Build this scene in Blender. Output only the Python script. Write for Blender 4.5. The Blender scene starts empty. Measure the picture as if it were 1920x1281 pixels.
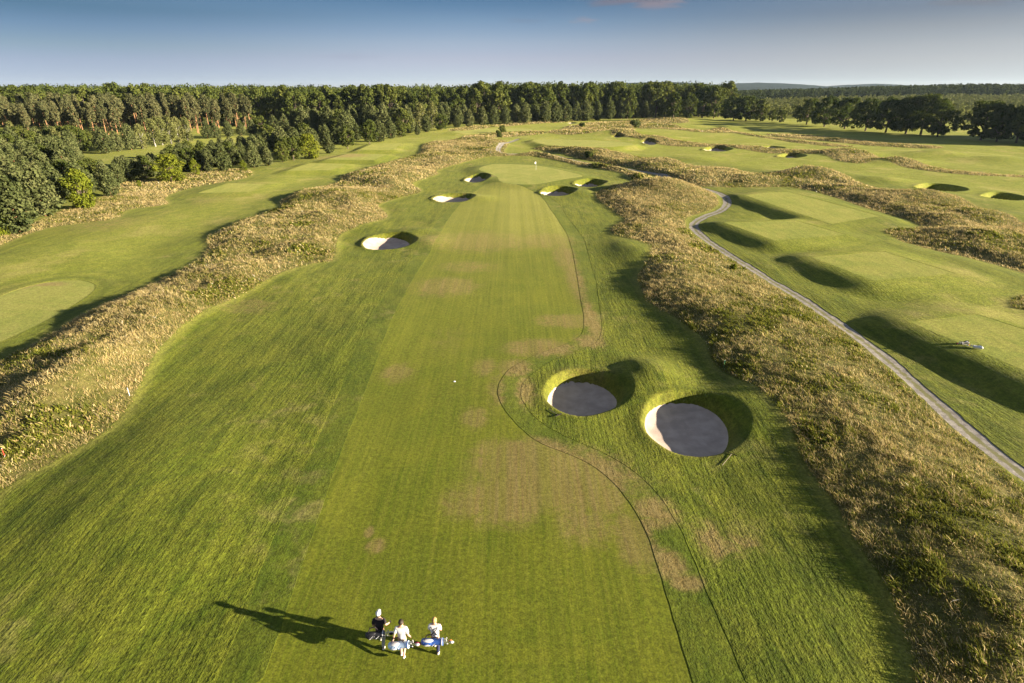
import bpy, bmesh, math, random
import numpy as np
from mathutils import Vector, Matrix, Euler

rng = np.random.default_rng(7)
random.seed(7)
S = bpy.context.scene
COL = S.collection
rad = math.radians

# ------------------------------------------------------------------ camera
F, CX, CY, HC = 1077.0, 960.0, 640.5, 20.0
TH = math.atan(478.0 / F)
cd = bpy.data.cameras.new('camera')
cd.sensor_width = 36.0
cd.lens = 36.0 * F / 1920.0
cd.clip_start = 0.5
cd.clip_end = 30000.0
cam = bpy.data.objects.new('camera', cd)
cam.location = (0, 0, HC)
cam.rotation_euler = (math.pi / 2 - TH, 0, 0)
COL.objects.link(cam)
S.camera = cam

def px(x, y, z=0.0):
    """point of the place at height z that the photograph shows at (x, y)"""
    dx, dy = x - CX, CY - y
    ry = F * math.cos(TH) + dy * math.sin(TH)
    rz = -F * math.sin(TH) + dy * math.cos(TH)
    t = (HC - z) / max(-rz, 1e-3)
    return (dx * t, ry * t)

def pts(l, z=0.0):
    return np.array([px(a, b, z) for a, b in l], dtype=np.float64)

def spline(P, n=4):
    """closed Catmull-Rom through the points"""
    P = np.asarray(P); A = np.roll(P, 1, 0); B = np.roll(P, -1, 0); C = np.roll(P, -2, 0)
    out = []
    for k in range(n):
        t = k / n
        out.append(0.5 * (2 * P + (B - A) * t + (2 * A - 5 * P + 4 * B - C) * t * t + (3 * P - A - 3 * B + C) * t ** 3))
    return np.stack(out, 1).reshape(-1, 2)

def sdf(X, Y, poly, pad=6.0):
    """signed distance, positive inside, clipped to pad outside the polygon's box"""
    out = np.full(X.shape, -pad, dtype=np.float32)
    mn, mx = poly.min(0) - pad, poly.max(0) + pad
    m = (X > mn[0]) & (X < mx[0]) & (Y > mn[1]) & (Y < mx[1])
    x = X[m].astype(np.float32); y = Y[m].astype(np.float32)
    if x.size == 0: return out
    d2 = np.full(x.shape, 1e9, np.float32); ins = np.zeros(x.shape, bool)
    n = len(poly)
    for i in range(n):
        ax, ay = poly[i]; bx, by = poly[(i + 1) % n]
        ex, ey = bx - ax, by - ay
        L = ex * ex + ey * ey
        if L < 1e-9: continue
        wx = x - np.float32(ax); wy = y - np.float32(ay)
        t = np.clip((wx * np.float32(ex) + wy * np.float32(ey)) / np.float32(L), 0, 1)
        qx = wx - t * np.float32(ex); qy = wy - t * np.float32(ey)
        np.minimum(d2, qx * qx + qy * qy, out=d2)
        if ay != by:
            c = ((ay > y) != (by > y)) & (x < (bx - ax) * (y - ay) / (by - ay) + ax)
            ins ^= c
    d = np.sqrt(d2)
    out[m] = np.where(ins, d, -np.minimum(d, pad))
    return out

def line_dist(X, Y, L, pad=4.0):
    out = np.full(X.shape, pad, dtype=np.float32)
    for (ax, ay), (bx, by) in zip(L[:-1], L[1:]):
        m = (X > min(ax, bx) - pad) & (X < max(ax, bx) + pad) & (Y > min(ay, by) - pad) & (Y < max(ay, by) + pad)
        if not m.any(): continue
        ex, ey = bx - ax, by - ay
        wx = X[m] - ax; wy = Y[m] - ay
        t = np.clip((wx * ex + wy * ey) / (ex * ex + ey * ey + 1e-9), 0, 1)
        out[m] = np.minimum(out[m], np.sqrt((wx - t * ex) ** 2 + (wy - t * ey) ** 2))
    return out

def sst(a, b, x):
    t = np.clip((x - a) / (b - a), 0, 1)
    return t * t * (3 - 2 * t)

def vnoise(X, Y, scale, seed):
    """smooth value noise, about -1..1"""
    r = np.random.default_rng(seed)
    T = r.random((256, 256)).astype(np.float32) * 2 - 1
    x = np.asarray(X) / scale + 1000.37; y = np.asarray(Y) / scale + 1000.71
    xi = np.floor(x).astype(np.int64); yi = np.floor(y).astype(np.int64)
    fx = x - xi; fy = y - yi
    fx = fx * fx * (3 - 2 * fx); fy = fy * fy * (3 - 2 * fy)
    a = T[xi % 256, yi % 256]; b = T[(xi + 1) % 256, yi % 256]
    c = T[xi % 256, (yi + 1) % 256]; d = T[(xi + 1) % 256, (yi + 1) % 256]
    return (a * (1 - fx) + b * fx) * (1 - fy) + (c * (1 - fx) + d * fx) * fy

def fbm(X, Y, scale, seed, o=3):
    s = 0; a = 1.0; n = 0
    for k in range(o):
        s = s + a * vnoise(X, Y, scale / 2 ** k, seed + k); n += a; a *= 0.5
    return s / n

# ------------------------------------------------------------------ outlines
LEFT_RIDGE = [(-60, 960), (0, 930), (60, 895), (130, 860), (200, 815), (240, 770), (265, 725), (300, 665), (340, 625), (400, 585),
  (470, 550), (540, 515), (590, 495), (625, 487), (632, 460), (640, 440), (680, 425), (725, 410), (721, 396), (710, 386), (745, 372),
  (790, 358), (775, 346), (820, 328), (822, 318), (873, 303), (912, 293), (975, 291.5), (1020, 294), (1067, 303), (1104, 312), (1161, 323), (1176, 332),
  (1197, 345), (1215, 343), (1222, 333), (1170, 317), (1090, 303), (1030, 290), (1000, 287), (965, 289), (945, 284), (950, 267), (880, 263), (807, 270), (791, 277), (787, 287),
  (747, 300), (703, 313), (640, 330), (633, 343), (567, 360), (527, 377), (527, 390), (467, 413), (403, 440), (388, 452), (388, 467), (370, 490),
  (330, 515), (260, 550), (170, 590), (80, 640), (0, 683), (-80, 725)]
RIGHT_RIDGE = [(1119, 372), (1157, 400), (1171, 412), (1146, 429), (1150, 441), (1174, 450), (1212, 464), (1220, 474), (1214, 498), (1197, 523),
  (1199, 548), (1216, 573), (1257, 598), (1291, 623), (1320, 648), (1332, 677), (1362, 711), (1407, 736), (1445, 773), (1470, 805),
  (1492, 850), (1512, 892), (1545, 935), (1580, 990), (1612, 1040), (1642, 1082), (1670, 1130), (1690, 1180), (1705, 1230), (1714, 1290), (1724, 1400),
  (2150, 1400), (2150, 1110), (1915, 911), (1843, 842), (1780, 788), (1720, 734), (1658, 687), (1608, 638), (1533, 588), (1470, 549), (1408, 508), (1350, 474),
  (1318, 455), (1288, 428), (1290, 409), (1335, 393), (1347, 379), (1328, 360), (1257, 347), (1182, 347), (1126, 358)]
RIGHT_FIELD = [(1236, 333), (1290, 349), (1345, 353), (1430, 353), (1503, 355), (1620, 389), (1682, 408), (1712, 417), (1725, 426), (1719, 432), (1700, 435),
  (1656, 439), (1682, 453), (1722, 464), (1761, 473), (1807, 483), (1854, 495), (1920, 516), (2000, 545), (2200, 620), (2260, 560), (2050, 455), (1912, 421), (1849, 396), (1787, 375), (1737, 366),
  (1680, 366), (1657, 359), (1612, 346), (1558, 329), (1520, 323), (1474, 327), (1437, 331), (1370, 318), (1295, 312), (1258, 300), (1183, 292), (1120, 285), (1060, 279), (1000, 278),
  (1040, 286), (1100, 298), (1180, 313)]
TREE_STRIP = [(-80, 500), (0, 462), (90, 428), (213, 411), (240, 394), (313, 383), (310, 372), (333, 360), (383, 348), (462, 334), (470, 321),
  (420, 318), (300, 335), (230, 345), (190, 372), (130, 392), (60, 420), (-80, 460)]
STRIPS = [
  [(1150, 249), (1187, 253), (1240, 262), (1345, 271), (1400, 276), (1340, 275), (1260, 272), (1200, 264), (1150, 257)],
  [(1360, 273), (1412, 275), (1466, 279), (1537, 285), (1578, 283), (1620, 289), (1655, 300), (1612, 307), (1570, 301), (1537, 291), (1460, 287), (1412, 283)],
  [(1187, 234), (1245, 234), (1312, 245), (1353, 243), (1395, 251), (1453, 259), (1537, 268), (1600, 275), (1560, 275), (1495, 268), (1432, 259), (1370, 251), (1320, 250), (1250, 242), (1187, 240)],
  [(1437, 253), (1500, 254), (1560, 259), (1640, 269), (1757, 276), (1750, 279), (1640, 274), (1540, 265), (1460, 258)],
  [(1649, 303), (1703, 304), (1766, 315), (1849, 326), (1920, 329), (2000, 334), (2000, 338), (1920, 333), (1828, 330), (1745, 322), (1678, 309)],
  [(1028, 249), (1056, 242), (1080, 236), (1104, 230), (1201, 226), (1262, 223), (1290, 231), (1200, 232), (1187, 247), (1120, 253), (1060, 254)],
  [(850, 243), (960, 233), (1060, 227), (1105, 224), (1060, 229), (960, 237), (870, 246)],
  [(1888, 578), (1902, 568), (1925, 563), (1990, 570), (1990, 602), (1925, 593), (1897, 587)],
  [(870, 256), (935, 250), (1000, 247), (1028, 250), (1000, 254), (930, 259), (880, 260)],
]
FAIRWAY = [(480, 1330), (494, 1273), (513, 1219), (532, 1165), (553, 1103), (590, 995), (620, 905), (645, 835), (670, 771), (699, 697), (729, 614), (767, 536), (794, 492),
  (818, 453), (845, 405), (880, 366), (915, 345), (955, 347), (1000, 358), (1020, 373), (1033, 393), (1049, 415), (1064, 441), (1073, 471), (1079, 501), (1088, 554),
  (1095, 595), (1090, 628), (1052, 649), (1011, 663), (985, 676), (957, 693), (941, 713), (934, 737), (941, 761), (960, 786), (981, 807), (1016, 832),
  (1090, 862), (1138, 894), (1182, 945), (1213, 1002), (1226, 1042), (1239, 1081), (1253, 1127), (1270, 1182), (1284, 1228), (1300, 1281), (1312, 1330)]
FIRST_CUT = [(385, 1330), (403, 1281), (415, 1252), (445, 1181), (458, 1154), (477, 1097), (510, 1022), (541, 952), (562, 904), (600, 820), (640, 723), (658, 676), (699, 590), (729, 542), (759, 504),
  (785, 468), (824, 412), (868, 366), (900, 345), (885, 325), (885, 312), (930, 303), (1010, 304), (1110, 327), (1105, 336), (1010, 352), (1043, 377), (1060, 400), (1076, 421), (1094, 447), (1103, 477), (1118, 533), (1126, 584), (1130, 614), (1120, 640),
  (1080, 659), (1045, 672), (1008, 695), (985, 715), (977, 737), (987, 763), (1012, 790), (1060, 818), (1130, 848), (1190, 886), (1235, 930), (1262, 970), (1281, 1002), (1305, 1057), (1323, 1105), (1340, 1145),
  (1351, 1173), (1362, 1197), (1380, 1241), (1397, 1281), (1410, 1330)]
GREENS = [
  ('main', [(898, 318), (915, 310), (943, 308), (1003, 310.5), (1050, 319), (1093, 330), (1060, 336), (1020, 344), (993, 347), (955, 345), (937, 340), (930, 331)], 0.45),
  ('left', [(-90, 600), (-40, 575), (0, 556), (50, 538), (105, 527), (150, 526), (176, 533), (176, 545), (150, 565), (105, 592), (50, 620), (0, 642), (-60, 665), (-110, 650)], 0.15),
  ('far', [(1000, 263), (1060, 262), (1150, 266), (1190, 271), (1150, 276), (1080, 276), (1020, 272)], 0.9),
  ('back', [(850, 247), (900, 242), (960, 241), (1000, 243), (960, 249), (890, 251)], 0.3)]
TEES = [
  ([(1397, 366), (1440, 361), (1480, 360), (1650, 405), (1560, 420)], 0.95),
  ([(1357, 417), (1491, 413), (1587, 440), (1453, 451)], 0.95),
  ([(1522, 482), (1657, 471), (1793, 513), (1637, 526)], 0.95),
  ([(1705, 603), (1832, 589), (2080, 668), (2040, 745), (1920, 694)], 0.95),
  ([(673, 281), (700, 269), (756, 268), (735, 281)], 0.7),
  ([(612, 299), (655, 288), (725, 289), (700, 300)], 0.7),
  ([(540, 320), (580, 306), (650, 307), (620, 319)], 0.6),
  ([(370, 362), (430, 343), (500, 345), (470, 360)], 0.3)]
BUNKERS = [  # outline of the sand, depth, label
  ([(1026, 752), (1034, 733), (1050, 720), (1072, 713), (1100, 713), (1130, 721), (1150, 735), (1157, 750), (1148, 767), (1125, 783), (1098, 793), (1070, 792), (1048, 783), (1032, 769)], 1.2,
   'grey pot bunker beside the fairway, left one of the two large near bunkers'),
  ([(1208, 802), (1214, 784), (1232, 769), (1262, 762), (1300, 763), (1335, 777), (1358, 800), (1365, 825), (1358, 850), (1335, 866), (1300, 870), (1262, 863), (1230, 843), (1212, 822)], 0.74,
   'largest pot bunker of grey sand, its left lip lit by the sun'),
  ([(681, 466), (695, 455), (722, 449), (750, 449), (767, 456), (764, 466), (742, 473), (712, 476), (690, 474)], 0.95,
   'half sunlit bunker left of the fairway, alone on the mown rough'),
  ([(812, 379), (830, 371), (855, 369), (876, 370), (880, 375), (868, 383), (845, 385), (822, 384)], 1.2, 'bunker with pale sunlit left end short left of the green'),
  ([(871, 343), (885, 335), (900, 333), (912, 336), (908, 343), (893, 347), (878, 346)], 1.2, 'small bunker at the front left corner of the green'),
  ([(1013, 367), (1030, 359), (1052, 357), (1070, 361), (1066, 370), (1045, 374), (1022, 372)], 1.45, 'deep dark bunker short right of the green'),
  ([(1077, 351), (1092, 345), (1112, 343), (1128, 348), (1122, 355), (1105, 358), (1086, 356)], 1.45, 'bunker right of the green beside the grassy mound'),
  ([(1318, 284), (1335, 278.5), (1355, 279), (1366, 283), (1358, 287), (1335, 287)], 1.45, 'dark sand bunker on the far right fairway, with a tan left lip'),
  ([(1458, 297), (1475, 292.5), (1493, 293), (1503, 297), (1493, 300), (1470, 300)], 1.45, 'far bunker below the tan grass hump on the right hand hole'),
  ([(1715, 359), (1740, 353), (1770, 355), (1800, 363), (1785, 367), (1750, 365), (1725, 362)], 1.45, 'long dark bunker on the right hand fairway behind the grassy bank'),
  ([(1838, 378), (1860, 371), (1890, 373), (1914, 381), (1900, 385.5), (1868, 384), (1848, 381)], 1.45, 'bunker nearest the right edge of the photo on the right hand fairway'),
  ([(1204, 270), (1215, 267.5), (1230, 271), (1222, 274), (1209, 273)], 0.7, 'small dark bunker right of the far raised green'),
  ([(1148, 261.5), (1158, 258.5), (1169, 261), (1164, 264), (1152, 264)], 0.7, 'tiny bunker cut in the bank behind the far raised green'),
  ([(1430, 281), (1445, 277.5), (1466, 281.5), (1450, 284)], 0.7, 'narrow bunker within the far tan grass strip'),
  ([(1063, 233), (1071, 231), (1079, 232.5), (1071, 234.5)], 0.7, 'farthest tiny bunker before the pine row')]
PATH = [(936, 288), (934, 281), (942, 273), (955, 268), (972, 262)], [(936, 288), (960, 290), (990, 289), (1030, 289.5), (1091, 302), (1170, 315), (1236, 329), (1274, 345), (1328, 358), (1353, 367), (1364, 381), (1353, 394), (1322, 406), (1302, 420),
        (1304, 431), (1322, 448), (1356, 471), (1432, 518), (1495, 556), (1557, 597), (1620, 641), (1682, 689), (1745, 743), (1807, 800), (1870, 852), (1940, 905), (2100, 1020)]

# ------------------------------------------------------------------ the terrain's grid
ROWS = [2.0]
while ROWS[-1] < 430: ROWS.append(ROWS[-1] + 0.0036 * (ROWS[-1] + 9))
while ROWS[-1] < 6200: ROWS.append(ROWS[-1] * 1.05)
ROWS = np.array(ROWS)
NR = len(ROWS); NC = 1080
UU = np.linspace(-1.35, 1.35, NC)
GY = np.repeat(ROWS[:, None], NC, 1)
GX = UU[None, :] * (GY + 14.0)

def field(poly_px, z=0.0, smooth=True, pad=6.0):
    P = pts(poly_px, z)
    if smooth: P = spline(P)
    return sdf(GX, GY, P, pad), P

D = {}
D['left'], P_LEFT = field(LEFT_RIDGE)
D['right'], P_RIGHT = field(RIGHT_RIDGE)
D['field'], P_FIELD = field(RIGHT_FIELD)
D['strip'], P_STRIP = field(TREE_STRIP)
TALL = [P_LEFT, P_RIGHT, P_FIELD, P_STRIP]
tall = np.maximum(np.maximum(D['left'], D['right']), np.maximum(D['field'], D['strip']))
for s in STRIPS:
    d, p = field(s); tall = np.maximum(tall, d); TALL.append(p)
f_fair, _ = field(FAIRWAY)
f_cut, _ = field(FIRST_CUT)
f_fair = f_fair + 0.02 * vnoise(GX, GY, 0.7, 55) + 0.05 * vnoise(GX, GY, 6.0, 56)
f_cut = f_cut + 0.03 * vnoise(GX, GY, 0.7, 57) + 0.08 * vnoise(GX, GY, 5.0, 58)
f_green = [(n, *field(g, h * 0.8), h) for n, g, h in GREENS]
f_tee = [(field(t, h, False)[0], h) for t, h in TEES]
f_bunk = [(*field(b, -0.7), dep, lab) for b, dep, lab in BUNKERS]
pl = [np.array([px(a, b) for a, b in q]) for q in PATH]
def densify(L):
    out = []
    for i in range(len(L) - 1):
        p0 = L[max(i - 1, 0)]; p1 = L[i]; p2 = L[i + 1]; p3 = L[min(i + 2, len(L) - 1)]
        for t in (0, .2, .4, .6, .8):
            out.append(0.5 * (2 * p1 + (p2 - p0) * t + (2 * p0 - 5 * p1 + 4 * p2 - p3) * t * t + (3 * p1 - p0 - 3 * p2 + p3) * t ** 3))
    out.append(L[-1]); return np.array(out)
d_path = np.minimum(line_dist(GX, GY, densify(pl[0])), line_dist(GX, GY, densify(pl[1])))
f_path = (0.62 + 0.10 * vnoise(GX, GY, 2.3, 51) + 0.09 * vnoise(GX, GY, .7, 52) + 0.25 * sst(60, 160, GY)) - d_path

# closer mown lawns of the neighbouring holes
LAWNS = [[(-200, 760), (0, 690), (170, 595), (330, 520), (390, 460), (470, 415), (530, 378), (640, 335), (700, 315), (790, 287), (800, 255), (700, 262), (600, 300), (470, 320), (460, 335), (310, 385), (210, 412), (0, 465), (-200, 520)],
         [(1330, 360), (1500, 357), (1620, 392), (1715, 420), (1650, 442), (1720, 466), (1860, 500), (2100, 580), (2300, 900), (1980, 960), (1850, 830), (1620, 622), (1440, 508), (1310, 430), (1370, 385)],
         [(1000, 277), (1120, 284), (1260, 298), (1370, 316), (1440, 328), (1560, 328), (1660, 357), (1740, 365), (1860, 396), (1920, 422), (2300, 470), (2300, 270), (1600, 240), (1200, 225), (1000, 245)]]
D_LAWN = np.maximum.reduce([sdf(GX, GY, pts(l), 14.0) for l in LAWNS])
# ------------------------------------------------------------------ heights
far = sst(60, 220, GY)
Z = 0.24 * fbm(GX, GY, 17, 11) + 0.10 * fbm(GX, GY, 6, 14) + far * 0.8 * fbm(GX * 0.7, GY * 0.8, 42, 21)
Z *= 1 - 0.6 * sst(-1.5, 3, f_fair)
hump = 0.72 + 0.60 * fbm(GX, GY, 11, 31) + 0.25 * fbm(GX, GY, 4.5, 35, 2)
Z += 0.95 * sst(-1.2, 4.5, D['left']) * hump + 0.80 * sst(-1.0, 5.5, D['right']) * (0.75 + 0.22 * hump)
Z += 0.8 * sst(-0.5, 5.0, np.maximum(D['field'], 0)) * hump
Z += 0.5 * sst(-0.8, 4.0, tall) * hump * far
MOUNDS = [  # photo x, y, half widths (m), height
  (1235, 362, 6.5, 5.5, 2.0), (1180, 470, 3.0, 7, 0.5), (1262, 520, 4, 10, 0.7), (1215, 548, 3, 4, 0.35), (1360, 640, 4, 7, 0.55), (1470, 745, 4, 5, 0.35), (1580, 870, 4, 6, 0.3), (1720, 1050, 4, 6, 0.3),
  (1230, 715, 2.2, 2.4, 0.62), (1190, 740, 1.6, 2.2, 0.25), (1205, 690, 2.0, 2.0, 0.35), (1440, 800, 2.2, 3.2, 0.5), (1390, 745, 2.2, 2.0, 0.3),
  (800, 455, 2.2, 3.0, 0.45), (780, 436, 3.0, 2.5, 0.4), (690, 425, 3, 3, 0.3), (900, 372, 2.5, 3, 0.4), (925, 336, 2.5, 3, 0.35),
  (1090, 362, 3, 4, 0.55), (1140, 346, 3.5, 4, 0.45), (300, 870, 4.0, 5.0, 0.55), (340, 1010, 3, 4, 0.35), (180, 985, 3, 3.5, 0.3),
  (530, 520, 5, 6, 0.45), (480, 430, 5, 7, 0.7), (640, 375, 6, 8, 0.8), (720, 340, 6, 8, 0.8), (560, 400, 4, 4, 0.5), (250, 600, 4.5, 4, 0.6), (90, 720, 4.5, 4, 0.7), (430, 520, 3.5, 3.5, 0.5),
  (60, 792, 2.0, 2.4, .7), (120, 752, 2.0, 2.2, .6), (185, 712, 2.0, 2.4, .8), (240, 672, 2.0, 2.4, .7), (300, 622, 2.2, 2.8, .7), (360, 585, 2.2, 2.4, .45), (605, 412, 3.0, 3.4, .8), (668, 388, 3.0, 3.4, .7), (600, 462, 2.4, 2.6, .6), (540, 478, 2.4, 2.4, .5), (730, 352, 4, 5, .6), (690, 330, 4, 5, .6),
  (1520, 332, 9, 7, 1.5), (1420, 344, 6, 4, 0.6), (1740, 376, 9, 5, 1.2), (1860, 410, 8, 5, 1.0), (1330, 335, 7, 5, 0.7), (1250, 310, 7, 6, 0.8), (1140, 290, 8, 8, 1.0), (1300, 296, 6, 6, 0.5),
  (1885, 300, 9, 6, 0.9), (1760, 290, 6, 5, 0.8), (1830, 450, 7, 5, 0.9), (1650, 340, 5, 4, 0.7),
  (1590, 290, 9, 6, 1.4), (1680, 304, 8, 5, 1.1), (1740, 292, 9, 6, 1.0), (1270, 228, 14, 10, 1.4), (1270, 237, 16, 8, 1.2), (1375, 243, 14, 8, 1.2),
  (1160, 253, 14, 7, 1.6), (1230, 262, 12, 6, 1.2), (1000, 262, 7, 6, 0.5), (1100, 263, 12, 6, 0.7), (1070, 240, 14, 8, 1.0), (860, 252, 12, 6, 0.8), (1080, 288, 6, 5, 0.9)]
for mx_, my_, rx, ry, hh in MOUNDS:
    cx, cy = px(mx_, my_)
    e = ((GX - cx) / rx) ** 2 + ((GY - cy) / ry) ** 2
    m = e < 9
    Z[m] += hh * np.exp(-e[m] * 0.9)
# distant rise at the right and behind
Z += 9.0 * sst(560, 900, GY) * sst(0.30, 0.75, GX / (GY + 14)) 
for (n, d, P, h) in f_green:
    w = sst(-5.5, 0.8, d)
    flat = h + 0.05 * vnoise(GX, GY, 9, 77)
    Z = Z * (1 - w) + flat * w
f_tees = np.full(GX.shape, -9.0, np.float32)
PLATEAU = [(1400, 364), (1555, 416), (1500, 418), (1380, 416), (1455, 449), (1560, 470), (1530, 481), (1637, 524), (1740, 565), (1712, 601), (1920, 692), (2150, 780), (2300, 760), (2200, 640), (1850, 497), (1720, 465), (1650, 440), (1690, 425), (1500, 358)]
w = sst(-5.4, 1.5, field(PLATEAU, 0.7)[0]) ** 0.9
Z = Z * (1 - w) + (0.62 + 0.10 * fbm(GX, GY, 7, 81)) * w
for d, h in f_tee:
    w = sst(-4.8, 0.4, d)
    Z = Z * (1 - w) + (h + 0.25 * 0) * w
    f_tees = np.maximum(f_tees, d)
pw = sst(1.9, 0.8, d_path); 
Z = Z * (1 - pw) + (Z * 0.75 - 0.02) * pw
f_sand = np.full(GX.shape, -9.0, np.float32)
for d, P, dep, lab in f_bunk:
    c = P.mean(0)
    dx, dy = GX - c[0], GY - c[1]
    r = np.sqrt(dx * dx + dy * dy) + 1e-6
    size = float(np.ptp(P[:, 0]))
    near_ = 1.0 if size > 3.8 and c[1] < 50 else 0.0
    wid = (0.34 + (0.68 + 0.22 * near_) * np.clip(dx / r * 0.95 + dy / r * 0.05, 0, 1) ** 1.3) * min(1.5, max(1.0, size / 5.0))
    far_off = (d <= -5.5)
    lip = Z + 0.10 * np.exp(-((d + wid) / 0.7) ** 2)
    zf = -1.0 * dep
    s = np.clip(-d / wid, 0, 1)
    wall = (zf + 0.22) + (lip - zf - 0.22) * (1 - (1 - s) ** (1.7 + 0.5 * near_))
    floor = zf + 0.22 * np.exp(-np.maximum(d, 0) / 0.55) + 0.03 * vnoise(GX, GY, 0.9, 91)
    if not near_:                                                   # the sand runs up to the lip on the left
        up_ = 0.62 * dep * sst(-0.30, -1.0, dx / (size * 0.5))
        floor = floor + up_; wall = wall + up_ * (1 - s)
    floor = floor + 0.20 * sst(0.2, -0.95, dx / (size * 0.5)) * np.exp(-np.maximum(d, 0) / 1.0)
    wall = wall + 0.20 * sst(0.2, -0.95, dx / (size * 0.5)) * (1 - s)
    Z = np.where(d >= 0, floor, np.where(far_off, Z, wall))
    f_sand = np.maximum(f_sand, d)
Z = Z.astype(np.float64)

def ground_z(x, y):
    x = np.asarray(x, float); y = np.clip(np.asarray(y, float), ROWS[0], ROWS[-2])
    i = np.clip(np.searchsorted(ROWS, y) - 1, 0, NR - 2)
    fy = (y - ROWS[i]) / (ROWS[i + 1] - ROWS[i])
    u = (x / (y + 14.0) + 1.35) / 2.7 * (NC - 1)
    u = np.clip(u, 0, NC - 1.001); j = u.astype(int); fx = u - j
    return (Z[i, j] * (1 - fx) + Z[i, j + 1] * fx) * (1 - fy) + (Z[i + 1, j] * (1 - fx) + Z[i + 1, j + 1] * fx) * fy

def sample(A, x, y):
    x = np.asarray(x, float); y = np.clip(np.asarray(y, float), ROWS[0], ROWS[-2])
    i = np.clip(np.searchsorted(ROWS, y), 0, NR - 1)
    j = np.clip(np.round((x / (y + 14.0) + 1.35) / 2.7 * (NC - 1)).astype(int), 0, NC - 1)
    return A[i, j]

def on(x, y, n=4):
    """ground point under a photo pixel, following the relief"""
    z = 0.0
    for _ in range(n):
        X, Y = px(x, y, z); z = float(ground_z(X, Y))
    return X, Y, z

# ------------------------------------------------------------------ mesh helpers
def mesh_from(name, V, loops, starts, totals, smooth=True):
    me = bpy.data.meshes.new(name)
    me.vertices.add(len(V)); me.vertices.foreach_set('co', np.ascontiguousarray(V, np.float32).ravel())
    me.loops.add(len(loops)); me.loops.foreach_set('vertex_index', np.ascontiguousarray(loops, np.int32))
    me.polygons.add(len(starts)); me.polygons.foreach_set('loop_start', np.ascontiguousarray(starts, np.int32))
    me.polygons.foreach_set('loop_total', np.ascontiguousarray(totals, np.int32))
    if smooth: me.polygons.foreach_set('use_smooth', np.ones(len(starts), bool))
    me.update(calc_edges=True)
    return me

def quads_mesh(name, V, smooth=False):
    """V: (n, 4, 3) quads"""
    n = len(V)
    return mesh_from(name, V.reshape(-1, 3), np.arange(4 * n), np.arange(n) * 4, np.full(n, 4), smooth)

def link(name, me, mat=None, parent=None):
    o = bpy.data.objects.new(name, me); COL.objects.link(o)
    if mat is not None and me is not None:
        for m in (mat if isinstance(mat, (list, tuple)) else [mat]): me.materials.append(m)
    if parent is not None: o.parent = parent
    return o

def tag(o, label=None, cat=None, group=None, kind=None):
    if label: o['label'] = label
    if cat: o['category'] = cat
    if group: o['group'] = group
    if kind: o['kind'] = kind
    return o

def empty(name, loc, rz=0, scale=1.0):
    o = bpy.data.objects.new(name, None); COL.objects.link(o)
    o.location = loc; o.rotation_euler = (0, 0, rz); o.scale = (scale,) * 3 if not hasattr(scale, '__len__') else scale
    o.empty_display_size = 0.2
    return o

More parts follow.
